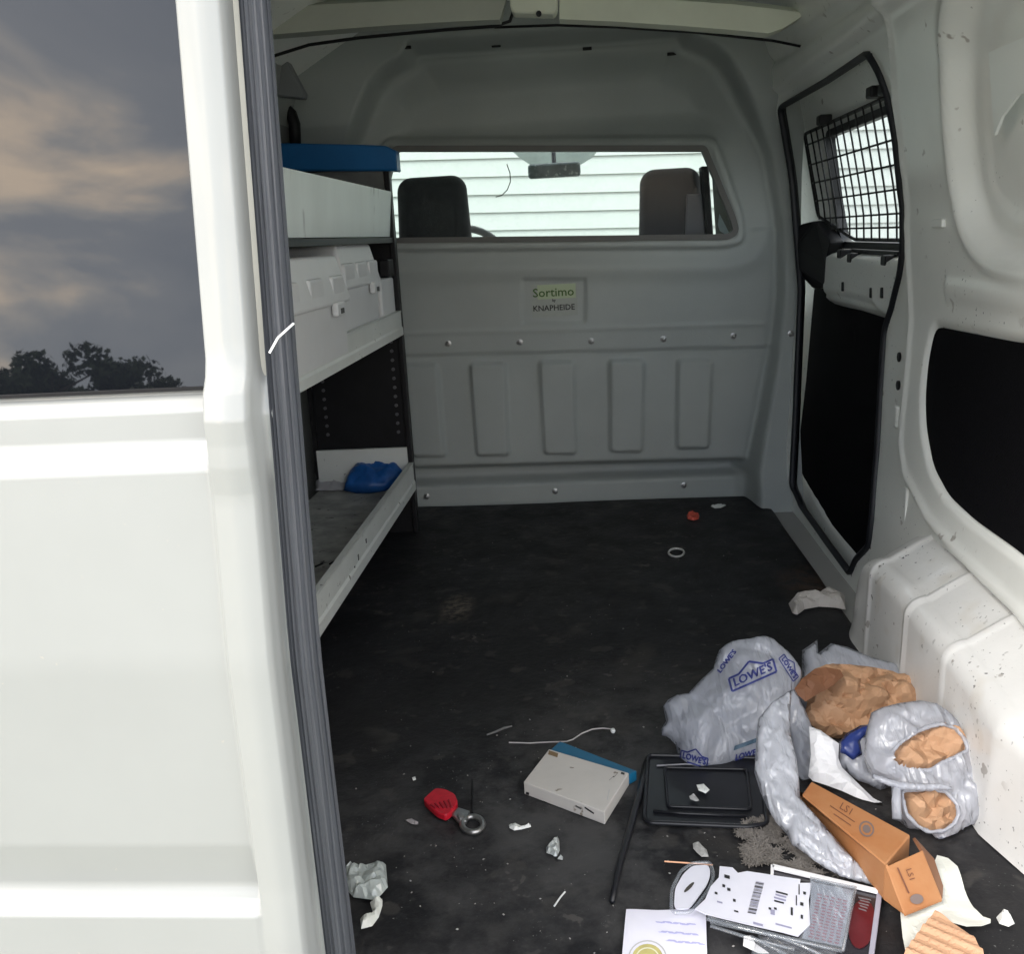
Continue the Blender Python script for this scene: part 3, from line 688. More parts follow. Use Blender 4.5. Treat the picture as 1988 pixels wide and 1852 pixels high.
# cab: seats, mirror, steering wheel, windscreen ---------------------
def seat(px0, px1, py, Y, label):
    a = on(px0, py, 1, Y); b = on(px1, py, 1, Y); cx = (a[0] + b[0]) / 2; w = b[0] - a[0]; zt = (a[2] + b[2]) / 2
    s = mk('seat', *boxb((cx - w * 1.0, Y - .02, .0), (cx + w * 1.0, Y + .12, zt - .26), .05, 4), SEATC, van, label=label, smooth=True)
    bm = bmesh.new(); bmesh.ops.create_cube(bm, size=1)
    for v_ in bm.verts:
        k = 1.0 if v_.co.z < 0 else .90
        v_.co = Vector((v_.co.x * w * k * 1.04, v_.co.y * .10, v_.co.z * .27))
    bmesh.ops.bevel(bm, geom=bm.edges[:], offset=.044, segments=6, profile=.5, affect='EDGES'); bmesh.ops.translate(bm, vec=(cx, Y + .04, zt - .135), verts=bm.verts)
    v, f = bmv(bm); bm.free(); mk('headrest', v, f, SEATC, s, smooth=True)
seat(762, 905, 341, 2.42, 'dark driver seat with rounded headrest behind the bulkhead window')
seat(1240, 1366, 325, 2.42, 'dark passenger seat with rounded headrest beside the cab pillar')
cp = on(1076, 330, 1, 3.0)
v, f = box(cp, (.192, .03, .052), .012, 4); mir = mk('rear_view_mirror', v, f, mat('mirror_back', (.26, .30, .31), .5, var=.4, vscale=30, specks=[(60, .62, .04, (.5, .55, .55))]), van, smooth=True)
v, f = tube([cp, (cp[0] - .0, 3.02, cp[2] + .11)], .008, 8); mk('mirror_stem', v, f, CABTRIM, mir)
fp = [on(x, y, 1, 3.05) for x, y in [(980, 280), (1170, 280), (1150, 305), (1126, 320), (1030, 320), (1008, 305)]]
v, f = prism([tuple(p) for p in fp], (0, .003, 0)); mk('windscreen_frit', v, f, film('grey_frit', (.42, .47, .46), .8, .1, .85), van)
cw = on(893, 534, 1, 2.75); ang = radians(25)
pts = [(cw[0] + .178 * cos(t), cw[1] + .178 * sin(t) * sin(ang), cw[2] + .178 * sin(t) * cos(ang)) for t in np.linspace(0, 2 * pi, 40, endpoint=False)]
v, f = tube(pts, .013, 10, True); sw = mk('steering_wheel', v, f, mat('wheel_grey', (.20, .21, .22), .5), van, smooth=True)
v, f = boxb((cw[0] - .16, cw[1] - .02, cw[2] - .03), (cw[0] + .16, cw[1] + .01, cw[2] + .02), .012); mk('wheel_spoke', v, f, BLACK, sw)
v, f = boxb((-.78, 2.85, -.1), (.78, 3.30, .50), .05, 3); mk('dashboard', v, f, TRIM_D, van, smooth=True)
wsx = [(-.72, 3.35, .50), (.72, 3.35, .50), (.62, 2.80, 1.30), (-.62, 2.80, 1.30)]
mk('windscreen', wsx, [(0, 1, 2, 3)], WSCREEN, van)
for s in (-1, 1):
    v, f = tube([(s * .80, 3.36, .45), (s * .70, 2.80, 1.32)], .035, 8); mk('windscreen_pillar', v, f, PAINT, van, smooth=True)
v, f = hexa([(-.8, 3.30, -.35), (.8, 3.30, -.35), (.7, 3.75, -.35), (-.7, 3.75, -.35), (-.8, 3.30, .50), (.8, 3.30, .50), (.7, 3.65, .25), (-.7, 3.65, .25)], .06, 3); mk('bonnet', v, f, PAINT, van, smooth=True)
# B pillar trim, belt, and cab door on the right
q = [on(x, y, 1, 2.33) for x, y in [(1338, 300), (1368, 300), (1388, 460), (1386, 560), (1330, 560), (1336, 460), (1336, 378)]]
q = [on(x, y, 1, 2.36) for x, y in [(1361, 322), (1376, 322), (1386, 470), (1372, 470)]]
v, f = prism([tuple(p) for p in q], (0, .06, 0), .003); mk('belt_pillar', v, f, BLACK, van)
q = [on(x, y, 1, 2.38) for x, y in [(1334, 376), (1364, 376), (1372, 480), (1330, 480)]]
v, f = prism([tuple(p) for p in q], (0, .02, 0), .003); mk('belt_cover', v, f, CABTRIM, van)
q = [on(x, y, 1, 2.34) for x, y in [(1380, 280), (1500, 280), (1500, 500), (1394, 500)]]
v, f = prism([tuple(p) for p in q], (0, .02, 0)); mk('cab_side_trim', v, f, mat('cab_side_grey', (.24, .25, .235), .6, var=.15, vscale=20), van)
q = [on(x, y, 1, 2.335) for x, y in [(1397, 415), (1421, 462), (1398, 448), (1394, 436)]]
v, f = prism([tuple(p) for p in q], (0, .008, 0)); mk('side_window_light', v, f, mat('pale_blue_daylight', (.5, .58, .62), .4), van)  # light triangle of the side window put in as a pale piece

# rear door (closed left wing) --------------------------------------
Zc = np.concatenate([np.arange(-.35, .28, .03), np.arange(.28, .37, .003), np.arange(.37, .62, .01), np.arange(.62, .70, .0018), np.arange(.70, 1.36, .012)])
Xc = np.concatenate([np.arange(-.80, -.24, .03), np.arange(-.24, -.142, .0018)])
GL_X, GL_Z = -.187, .689
def door_y(X, Z):
    Y = np.interp(Z, DZ, DY)
    band = sstep((X + .1905) / .004)
    p = np.interp(Z, [-.4, .298, .3005, .312, .352, .60, .634, .637, .655, .676, .6885, .70, 1.4],
                  [-.016, -.014, -.002, .004, -.004, -.006, -.006, -.006, .006, .006, .016, .018, .018])
    # frame strip beside the panel: proud, rounded, thicker at the belt
    k = np.interp(Z, [-.4, .28, .32, .62, .64, .655, .672, .69, .705, 1.4], [.014, .015, .012, .011, .016, .017, .020, .016, .004, .003])
    c = np.exp(-((X + .170) / .014) ** 2) * .006
    pb_ = -k * .8 - c
    o = p * (1 - band) + pb_ * band
    o += .022 * sstep((X + .1575) / .005)                                # fold back into the gap
    gl = sstep((GL_X + .001 - X) / .003) * sstep((Z - GL_Z + .0005) / .003)
    o += .005 * gl
    o += .0005 * np.sin(X * 8) * np.sin(Z * 6)
    return Y + o
V, F = sheet(Xc, Zc, lambda U, Vv: (U, door_y(U, Vv), Vv))
rd = mk('rear_door', V, F, PAINT, van, label='closed left rear door with dark tinted glass', smooth=True)
gp = fillet([(-.79, .6905), (GL_X - .0015, .6905), (GL_X + .001, 1.36), (-.79, 1.36)], [0, .008, 0, 0], 5)
us = np.arange(-.79, -.18, .02)
V = []; F = []; zs = np.linspace(.6905, 1.36, 40); xs2 = [-.79, -.6, -.4, -.25, -.2, GL_X - .0015]
for z in zs:
    for i_, x in enumerate(xs2):
        x2 = x if i_ < 5 else GL_X - .0015 - .006 * max(0, 1 - (z - .6905) / .006) ** 2
        V.append((x2, np.interp(z, DZ, DY) + .0145, z))
nx = len(xs2)
for i in range(len(zs) - 1):
    for j in range(nx - 1): F.append((i * nx + j, i * nx + j + 1, (i + 1) * nx + j + 1, (i + 1) * nx + j))
mk('window_glass', V, F, TINT, rd, smooth=True)
v, f = sweep([(-.80, np.interp(.6905, DZ, DY) + .013, .6905), (GL_X - .001, np.interp(.6905, DZ, DY) + .013, .6905)], [(-.0012, 0), (-.0012, .003), (.0012, .003), (.0012, 0)], (0, -1, 0), False); mk('glass_edge', v, f, BLACK, rd)
v, f = sweep([(GL_X + .0002, np.interp(z, DZ, DY) + .013, z) for z in np.linspace(.691, 1.36, 12)], [(-.0012, 0), (-.0012, .003), (.0012, .003), (.0012, 0)], (0, -1, 0), False); mk('glass_edge', v, f, BLACK, rd)
# inner face of the door and its edges
zz = np.linspace(-.35, 1.36, 60)
prof = [(-.158, .012), (-.147, .014), (-.147, .030), (-.158, .030)]
V = []; F = []
for z in zz:
    y = np.interp(z, DZ, DY)
    for a, b in prof: V.append((a + .0012 * noise.noise(Vector((0, 0, z * 14))), y + b, z))
for i in range(59):
    for j in range(4): F.append((i * 4 + j, i * 4 + (j + 1) % 4, (i + 1) * 4 + (j + 1) % 4, (i + 1) * 4 + j))
mk('door_edge_flange', V, F, CREAM, rd, smooth=False)
prof = [(-.149, .004), (-.1475, -.001), (-.1462, .0005), (-.1448, -.0035), (-.1432, -.0015), (-.1415, -.0045), (-.1398, -.0025), (-.138, -.0045), (-.1362, -.0025), (-.134, -.003), (-.1322, 0), (-.130, -.001), (-.128, .003), (-.1268, .002), (-.1258, .006), (-.139, .032), (-.149, .035)]
V = []; F = []; k = len(prof)
for z in zz:
    y = np.interp(z, DZ, DY)
    for a, b in prof:
        a = -.149 + (a + .149) * (1 - .11 * max(0, (z - .25)) / .68); q_ = a + .0006 * noise.noise(Vector((a * 300, 0, z * 6))) - .006 * max(0, (z - .9)) * 0
        V.append((q_, y + b + .006, z))
for i in range(59):
    for j in range(k): F.append((i * k + j, i * k + (j + 1) % k, (i + 1) * k + (j + 1) % k, (i + 1) * k + j))
F.append(tuple(range(k))); F.append(tuple(59 * k + j for j in range(k))[::-1])
mk('door_weatherstrip', V, F, RUBBER, rd, smooth=False)
V, F = sheet(np.linspace(-.80, -.15, 10), np.linspace(-.35, 1.36, 30), lambda U, Vv: (U, np.interp(Vv, DZ, DY) + .05, Vv)); mk('door_lining', V, F, TRIM_D, rd)
a = dr(534, 681); b = on(566, 629, 0, -.118)
a = np.array(a) + [0, -.012, 0]; b = dr(566, 629) + np.array([.0, .005, 0]); mid = (a + b) / 2 + np.array([0, -.008, .001])
v, f = sweep([tuple(a), tuple(mid), tuple(b)], [(-.0007, -.0004), (-.0007, .0004), (.0007, .0004), (.0007, -.0004)], (0, -1, .2), False)
mk('cable_tie', v, f, mat('white_nylon', (.8, .82, .8), .4), label='cut white cable tie poking out over the grey door seal', cat='cable tie')

# ------------------------------------------------------------------ cargo mat
def mat_z(U, Vv):
    z = .0012 * np.sin(U * 7 + Vv * 3) + .001 * np.sin(Vv * 11 - U * 4)
    P_ = np.stack([U.ravel(), Vv.ravel()], -1); z = z + np.clip(folds(P_, 12, .16, .0016, 4, 1.3).reshape(U.shape), -.002, .003)
    return np.clip(z, -.003, .0022) - .001 - .03 * sstep((U - .575) / .03) * sstep((Vv - 1.13) / .03)
us = np.arange(-.68, .66, .012); vs = np.arange(-.03, 2.13, .012)
V, F = sheet(us, vs, lambda U, Vv: (U, Vv, mat_z(U, Vv)))
mk('floor_mat', V, F, MATR, label='large worn black rubber mat covering the whole cargo floor', cat='mat', smooth=True)

# ------------------------------------------------------------------ shelving unit on the left
SX = -.41
rk = thing('shelving_unit', (-.55, 1.4, 0), 'grey metal shelving unit with black end panel and blue cap along the left wall', 'shelving')
v, f = boxb((-.672, 1.858, 0), (SX - .012, 1.868, 1.0)); ep = mk('end_panel', v, f, BLACK, rk)
v, f = join(boxb((SX - .013, 1.846, 0), (SX + .0, 1.876, .985), .002), boxb((-.682, 1.846, 0), (-.670, 1.876, 1.0))); mk('post', v, f, BLACK, rk)
HOLE = mat('hole_rim_grey', (.10, .10, .11), .5)
for k in range(12):
    z = .555 - k * .0245
    for x in (SX - .034, -.640):
        v, f = lathe((x, 1.8575, z), [(.0048, -.001), (.0048, .002), (.0028, .0022)], 8, (0, -1, 0)); mk('peg_hole', v, f, HOLE, rk)
ca = on(548, 332, 1, 1.86); cb = on(768, 332, 1, 1.86)
v, f = prism(fillet([tuple(on(x, y, 1, 1.83)) for x, y in [(500, 276), (700, 280), (748, 282), (768, 292), (771, 331), (500, 331)]], .004, 3), (0, .055, 0), .004); mk('end_cap', v, f, BLUE, rk)
v, f = boxb((-.672, 1.850, .905), (SX - .016, 1.858, .970)); mk('upper_panel', v, f, mat('upper_panel_grey', (.15, .155, .15), .55, var=.3, vscale=20), rk)
# near end panel (hidden by the door)
v, f = boxb((-.672, .20, 0), (SX, .21, 1.0)); mk('end_panel', v, f, BLACK, rk)
# trays: section swept along Y
def lip(z0, z1, y0, y1, name, m_):
    h = z1 - z0
    pr = [(SX, z0), (SX + .004, z0), (SX + .004, z0 + h * .28), (SX + .001, z0 + h * .36), (SX + .001, z0 + h * .9), (SX + .003, z1), (SX - .010, z1), (SX - .012, z1 - .004), (SX - .006, z1 - .006), (SX - .004, z0 + .006), (SX - .02, z0 + .004), (SX - .02, z0)]
    V = [(x, y0, z) for x, z in pr] + [(x, y1, z) for x, z in pr]; n = len(pr)
    F = [(i, (i + 1) % n, n + (i + 1) % n, n + i) for i in range(n)] + [tuple(range(n))[::-1], tuple(range(n, 2 * n))]
    return mk(name, V, F, m_, rk)
lip(.126, .202, .21, 1.846, 'shelf_lip', SHELF)
v, f = boxb((-.672, .21, .128), (SX - .012, 1.85, .136)); mk('shelf', v, f, SHELF_DIRTY, rk)
v, f = boxb((-.672, 1.838, .136), (SX - .012, 1.849, .245)); mk('shelf_end', v, f, SHELF, rk)
lip(.549, .612, .21, 1.846, 'shelf_lip', SHELF)
v, f = boxb((-.672, .21, .551), (SX - .012, 1.85, .558)); mk('shelf', v, f, SHELF_DIRTY, rk)
v, f = boxb((-.672, .21, .786), (SX - .004, 1.85, .799)); mk('shelf', v, f, BLACK, rk)
V = [(SX - .010, .21, .801), (SX - .010, 1.842, .801), (SX + .002, 1.842, .912), (SX + .002, .21, .912), (SX - .014, .21, .801), (SX - .014, 1.842, .801), (SX - .002, 1.842, .912), (SX - .002, .21, .912)]
mk('top_tray', V, [(0, 3, 2, 1), (4, 5, 6, 7), (3, 7, 6, 2), (0, 1, 5, 4), (1, 2, 6, 5), (0, 4, 7, 3)], TRAYW, rk)
v, f = boxb((-.67, .21, .801), (SX - .015, 1.842, .806)); mk('top_tray_base', v, f, SHELF, rk)
# scratches on the front of the shelf lip
for q in [(697, 1082, 12), (712, 1050, 9), (690, 1102, 7)]:
    p = on(q[0], q[1], 0, SX + .0025); v, f = box((SX + .0015, p[1], p[2]), (.001, .006, q[2] * .001), rot=None); mk('scuff', v, f, TRIM_D, rk)
# plastic cases on the middle shelf
def case(y0, y1, zt, label, xo=.0):
    z0 = .559; x1 = SX - .004 + xo; x0 = x1 - .24
    t = thing('storage_case', ((x0 + x1) / 2, (y0 + y1) / 2, z0), label, 'case', 'plastic cases on the middle shelf')
    zl = zt - .085
    v, f = hexa([(x0 + .01, y0 + .012, z0), (x1 - .008, y0 + .012, z0), (x1 - .008, y1 - .012, z0), (x0 + .01, y1 - .012, z0), (x0, y0 + .006, zl), (x1, y0 + .006, zl), (x1, y1 - .006, zl), (x0, y1 - .006, zl)], .006, 3); b = mk('case_body', v, f, CASE, t, smooth=False)
    v, f = hexa([(x0 - .008, y0, zl - .008), (x1 + .008, y0, zl - .008), (x1 + .008, y1, zl - .008), (x0 - .008, y1, zl - .008), (x0 + .01, y0 + .02, zt), (x1 - .012, y0 + .02, zt), (x1 - .012, y1 - .02, zt), (x0 + .01, y1 - .02, zt)], .008, 3); l = mk('case_lid', v, f, CASE, t, smooth=False)
    n = 3
    for k in range(n):
        yc = y0 + (y1 - y0) * (k + .5) / n; v, f = boxb((x1 - .010, yc - .045, zl - .004), (x1 + .0035, yc + .045, zl + .046), .005); mk('lid_rib', v, f, CASE, l)
    yc = y1 - (y1 - y0) * .24
    v, f = boxb((x1 + .001, yc - .03, zl - .028), (x1 + .014, yc + .03, zl - .002), .004); mk('latch', v, f, CASE, t)
    v, f = boxb((x1 + .0142, yc - .012, zl - .024), (x1 + .0152, yc + .012, zl - .014)); mk('latch_slot', v, f, TRIM_D, t)
case(.80, 1.262, .768, 'long pale grey plastic case nearest the door on the middle shelf', .012)
case(1.300, 1.66, .787, 'pale grey plastic case behind the long one on the middle shelf', -.006)
v, f = boxb((-.65, 1.68, .559), (SX - .01, 1.84, .70), .006); bxs = thing('storage_case', (-.53, 1.76, .559), 'low open pale bin at the far end of the middle shelf', 'case', 'plastic cases on the middle shelf')
mk('case_body', v, f, CASE, bxs); v, f = boxb((SX - .03, 1.77, .702), (SX - .005, 1.835, .745), .003); mk('handle', v, f, BLACK, bxs)

# ------------------------------------------------------------------ crumpled things
def worley(P, seeds):
    d = np.sqrt(((P[:, None, :] - seeds[None]) ** 2).sum(-1)); d.sort(axis=1); return d[:, 0], d[:, 1]
def blob(poly_px, p0, nrm, T, lam, amp, step=.006, seed=1, aniso=None, zmin=.003, back=.35, jit=.3, edge=.03, dome=1.0, cells=0, cuts=None):
    """closed crumpled body whose outline is poly_px on the plane (p0, nrm)"""
    n = np.array(nrm, float); n /= np.linalg.norm(n)
    if abs(n[2]) > .98: a = np.array([1., 0, 0]); b = np.array([0, 1., 0])
    else:
        a = np.cross(n, [0, 0, 1.0]) * -1; a /= np.linalg.norm(a); b = np.cross(n, a)
        if b[2] < 0: b = -b
    pl = [onpl(x, y, p0, n) for x, y in poly_px]; o = np.array(p0, float)
    q = np.array([[(p - o).dot(a), (p - o).dot(b)] for p in pl])
    # subdivide the outline
    out_ = []
    for i in range(len(q)):
        u, v = q[i], q[(i + 1) % len(q)]; k = max(1, int(np.linalg.norm(v - u) / step))
        for j in range(k): out_.append(u + (v - u) * j / k)
    out_ = np.array(out_)
    r = np.random.RandomState(seed)
    xs = np.arange(q[:, 0].min(), q[:, 0].max(), step); ys = np.arange(q[:, 1].min(), q[:, 1].max(), step)
    G = np.array([(x, y) for x in xs for y in ys]) + (r.rand(len(xs) * len(ys), 2) - .5) * step * jit * 2
    d = sdf(G[:, 0], G[:, 1], out_.tolist()); G = G[d > step * .55]
    allp = np.vstack([out_, G]); nb = len(out_)
    res = delaunay_2d_cdt([Vector(p) for p in allp], [(i, (i + 1) % nb) for i in range(nb)], [list(range(nb))], 1, 1e-6)
    vv = np.array([tuple(p) for p in res[0]]); ff = [list(t) for t in res[2]]
    d = np.clip(sdf(vv[:, 0], vv[:, 1], out_.tolist()), 0, None); d[d < 1e-5] = 0
    prof = np.sqrt(np.clip(1 - (1 - np.clip(d / edge, 0, 1)) ** 2, 0, 1))
    h = folds(vv, seed, lam, amp, 5, aniso) + folds(vv, seed + 9, lam * .45, amp * .45, 5, aniso) + (folds(vv, seed + 19, lam * .2, amp * .2, 4, aniso) if lam > .02 or aniso else 0)
    if cells:
        sd = r.rand(cells, 2) * (q.max(0) - q.min(0)) + q.min(0); f1, f2 = worley(vv, sd); h += amp * 1.6 * (np.clip((f2 - f1) / lam, 0, 1) ** .6 - .5)
    big = np.array([noise.noise(Vector((p[0] * 9, p[1] * 9, seed))) for p in vv]) * T * .5
    top = (T * dome + h + big) * prof
    top = np.maximum(top, 0.0)
    bot = -T * back * prof
    W3 = o + vv[:, :1] * a + vv[:, 1:] * b
    sgn = 1 if n.dot(CPOS - o) > 0 else -1
    A = W3 + sgn * top[:, None] * n; B = W3 + sgn * bot[:, None] * n
    A[:, 2] = np.maximum(A[:, 2], zmin); B[:, 2] = np.maximum(B[:, 2], zmin - .0015)
    if cuts:
        ctr = np.array([vv[t].mean(0) for t in ff]); bad = np.zeros(len(ff), bool)
        for cpoly in cuts:
            cq = [onpl(x, y, p0, n) for x, y in cpoly]; cq = [((p - o).dot(a), (p - o).dot(b)) for p in cq]
            bad |= sdf(ctr[:, 0], ctr[:, 1], cq) > 0
        N = len(vv); V = np.vstack([A, B]); F = [tuple(t) for t, k in zip(ff, bad) if not k] + [tuple(i + N if d[i] > 0 else i for i in t[::-1]) for t in ff]
        return V, F
    N = len(vv); V = np.vstack([A, B]); F = [tuple(t) for t in ff] + [tuple(i + N if d[i] > 0 else i for i in t[::-1]) for t in ff]
    return V, F
def zc(L, x0=1650, y0=1550, s=2.1789): return [((x0 + x / s) / 1.2958, (y0 + y / s) / 1.2958) for x, y in L]
BAGM = film('grey_white_plastic_bag', (.66, .685, .76), .76, .6, .42, .26, .0040, 90)
BAGM2 = film('grey_white_plastic_bag_front', (.70, .725, .79), .80, .6, .42, .24, .0044, 90)
KRAFT = mat('brown_kraft_paper', (.53, .315, .185), .6, var=.25, vscale=18, bump=.0010, bscale=50, spec=.3)
KRAFT_D = mat('brown_kraft_paper_shaded', (.20, .085, .04), .7, var=.3, vscale=25)  # shade of the fold put into a darker kraft colour
WPAP = mat('white_paper', (.80, .80, .82), .7, var=.05, vscale=20, bump=.0004, bscale=60)
NAVY = mat('navy_blue_print', (.035, .045, .20), .5)
BAGBLUE = film('blue_printed_film', (.04, .07, .30), .95, .5, .3)

# left bag
b1 = zc([(490, 720), (600, 600), (720, 490), (745, 400), (775, 320), (830, 270), (900, 232), (1050, 212), (1180, 190), (1280, 222), (1350, 280), (1420, 350), (1490, 440), (1545, 530), (1545, 590), (1500, 700), (1400, 950), (1330, 1150), (1240, 1270), (1130, 1320), (950, 1410), (820, 1470), (700, 1500), (600, 1518), (520, 1512), (450, 1440), (400, 1350), (370, 1200), (290, 1125), (240, 1115), (238, 1050), (280, 980), (265, 900), (255, 840), (300, 780), (380, 735)], 1600, 1550, 3.704)
V, F = blob(b1, (.3, .67, .02), (0, -.80, .75), .044, .06, .012, .0045, 3, zmin=.004, edge=.06, cells=14, aniso=-.75)
bag1 = thing('plastic_bag', (.28, .72, 0), 'knotted translucent grey plastic shopping bag with blue logos left of the open bag', 'bag')
o1 = mk('bag_film', V, F, BAGM, bag1, smooth=True); bv1 = bvh_of(o1)
tm = text_mesh("LOWE'S", 1.0)
def logo(bvh, par, o_px, ax, ay, m_=NAVY, hs=True, lift=.002):
    ps_ = [drape(tm, (o_px[0] + dx, o_px[1] + dy), ax, ay, bvh, lift + k * .0001) for k, (dx, dy) in enumerate(((0, 0), (1.3, 0), (0, 1.2)))]
    ps_ = [p for p in ps_ if p[1]]
    if ps_: v, f = join(*ps_); mk('logo_lettering', v, f, m_, par)
    if hs:
        for off in (0,):
            L = line_strip([(-2.0, -.62), (-2.0, .5), (-1.1, .5), (0, 1.15), (1.1, .5), (2.0, .5), (2.0, -.62), (-2.0, -.62)], .17)
            v, f = drape(L, o_px, ax, ay, bvh, lift)
            if f: mk('logo_outline', v, f, m_, par)
def z37(x, y): return ((1600 + x / 3.704) / 1.2958, (1550 + y / 3.704) / 1.2958)
logo(bv1, bag1, z37(1085, 545), (21.5, -9.5), (-6, -22))
logo(bv1, bag1, z37(845, 420), (9, -12), (-10, -8), hs=False)
logo(bv1, bag1, z37(1425, 480), (7, 11), (9, -8))
logo(bv1, bag1, z37(540, 1330), (13, 4), (3, -16))
logo(bv1, bag1, z37(1040, 1290), (14, -4), (2, -17), hs=False)
v, f = drape(line_strip([(-2, 0), (2.2, 0)], 1.0), z37(1020, 1195), (11, -4), (2, -9), bv1, .002); mk('print_band', v, f, mat('teal_print', (.07, .12, .17), .5), bag1)

# open bag with kraft paper, at the right
bag2 = thing('plastic_bag', (.42, .62, 0), 'open grey plastic shopping bag spilling brown packing paper beside the wheel arch', 'bag')
rim2 = zc([(740, 420), (800, 330), (800, 190), (885, 130), (890, 205), (960, 150), (1050, 170), (1180, 225), (1330, 265), (1440, 340), (1530, 420), (1600, 520), (1500, 560), (1280, 520), (1100, 560), (960, 620), (840, 560)])
V, F = blob(rim2, (.42, .80, .02), (0, -.75, .75), .02, .03, .006, .007, 21, edge=.03, back=.3)
mk('bag_back', V, F, BAGM, bag2, smooth=True)
pap = zc([(752, 405), (800, 345), (870, 290), (960, 262), (1060, 265), (1190, 280), (1300, 302), (1420, 370), (1530, 455), (1560, 520), (1400, 600), (1200, 640), (1130, 640), (1000, 705), (900, 640), (840, 585), (815, 540), (830, 470), (770, 430)])
V, F = blob(pap, (.42, .735, .03), (.05, -.72, .72), .034, .075, .034, .0062, 5, edge=.03, cells=16, jit=.5)
pk = thing('packing_paper', (.45, .75, .02), 'large wad of crumpled brown kraft paper on top of the open bag', 'paper', 'crumpled brown packing paper')
mk('paper_wad', V, F, KRAFT, pk)
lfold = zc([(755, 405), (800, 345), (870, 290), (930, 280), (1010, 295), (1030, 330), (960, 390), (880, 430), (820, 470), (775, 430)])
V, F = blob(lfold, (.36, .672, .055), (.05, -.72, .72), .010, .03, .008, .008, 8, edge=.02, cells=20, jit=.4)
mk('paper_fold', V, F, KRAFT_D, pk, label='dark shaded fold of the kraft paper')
# white folded sheet
wp = zc([(840, 605), (900, 625), (960, 668), (1005, 700), (1000, 780), (1020, 830), (1120, 930), (1240, 1045), (1228, 1066), (1130, 1010), (1020, 960), (940, 930), (860, 905), (835, 880), (850, 760)])
V, F = blob(wp, (.40, .60, .05), (0, -.6, .8), .010, .05, .006, .007, 14, edge=.02, back=.15)
mk('paper_sheet', V, F, WPAP, label='bright white folded paper between the kraft paper and the orange carton', cat='paper')
# inner blue printed part of the bag
bl = zc([(1005, 690), (1050, 640), (1120, 600), (1190, 590), (1180, 680), (1170, 790), (1200, 880), (1300, 930), (1230, 960), (1160, 920), (1100, 900), (1010, 820), (995, 760)])
V, F = blob(bl, (.46, .615, .05), (0, -.65, .75), .014, .025, .008, .007, 33, edge=.02)
mk('bag_side', V, F, BAGM, bag2, smooth=True)
bl = zc([(1008, 690), (1050, 640), (1120, 602), (1180, 600), (1175, 640), (1120, 690), (1130, 760), (1080, 790), (1040, 760), (1010, 750)])
V, F = blob(bl, (.46, .592, .05), (0, -.65, .75), .006, .02, .006, .006, 34, edge=.01)
mk('blue_print', V, F, BAGBLUE, bag2, smooth=True)
# front sheet of the bag hanging to the floor
fr_ = zc([(745, 402), (640, 470), (560, 565), (548, 700), (540, 860), (570, 960), (610, 1050), (660, 1135), (720, 1200), (745, 1255), (830, 1310), (920, 1380), (1010, 1425), (1200, 1475), (1120, 1390), (980, 1230), (860, 1090), (790, 1000), (785, 900), (770, 780), (735, 640), (738, 520)])
V, F = blob(fr_, tuple(fl(*zc([(1200, 1475)])[0], .004)), (0, -.45, .85), .010, .016, .007, .0040, 41, aniso=.42, edge=.012, back=.2, zmin=.004)
mk('bag_front', V, F, BAGM2, bag2, smooth=True)
# right-hand bag
b3 = zc([(1180, 530), (1240, 500), (1330, 478), (1450, 462), (1540, 480), (1600, 520), (1680, 610), (1740, 720), (1790, 850), (1830, 990), (1848, 1095), (1790, 1130), (1700, 1180), (1620, 1250), (1530, 1330), (1500, 1230), (1460, 1200), (1390, 1180), (1340, 1130), (1300, 1110), (1290, 940), (1240, 920), (1170, 860), (1140, 780), (1150, 640)])
bag3 = thing('plastic_bag', (.5, .56, 0), 'grey plastic bag with two holes showing brown paper against the wheel arch', 'bag')
ha = zc([(1285, 800), (1300, 740), (1340, 695), (1420, 640), (1490, 608), (1560, 590), (1640, 615), (1690, 670), (1712, 735), (1640, 775), (1580, 800), (1500, 848), (1420, 848), (1330, 830)])
hb = zc([(1350, 958), (1480, 950), (1590, 962), (1650, 1030), (1662, 1085), (1635, 1140), (1580, 1178), (1500, 1186), (1430, 1150), (1375, 1090), (1355, 1020)])
def plane_for(dy): return (.50, .480 - dy, .012)
BN = (.08, -.72, .72)
def to_base(poly, dy=.030):
    # the hole outline drawn on the bag's front, carried straight back to the base plane
    r_ = []
    n_ = np.array(BN) / np.linalg.norm(BN)
    for x, y in poly:
        p = onpl(x, y, plane_for(dy), BN); q = p - n_ * np.dot(p - np.array(plane_for(0)), n_)
        c = RW.T @ (q - CPOS); r_.append((CX + FPX * c[0] / c[2], CY - FPX * c[1] / c[2]))
    return r_
V, F = blob(b3, (.50, .480, .012), BN, .026, .034, .010, .0042, 51, edge=.04, back=.3, zmin=.005, cuts=[to_base(fillet(ha, 6, 3)), to_base(fillet(hb, 6, 3))])
o3 = mk('bag_film', V, F, BAGM, bag3, smooth=True)
for poly, sd_i, lab in ((ha, 61, 'crumpled brown paper showing in the upper hole of the right bag'), (hb, 62, 'crumpled brown paper showing in the lower hole of the right bag')):
    V, F = blob(poly, plane_for(.008), (.08, -.72, .72), .014, .046, .018, .0058, sd_i, edge=.012, back=.3, cells=6, jit=.5)
    mk('packing_paper', V, F, KRAFT, label=lab, cat='paper', group='crumpled brown packing paper')
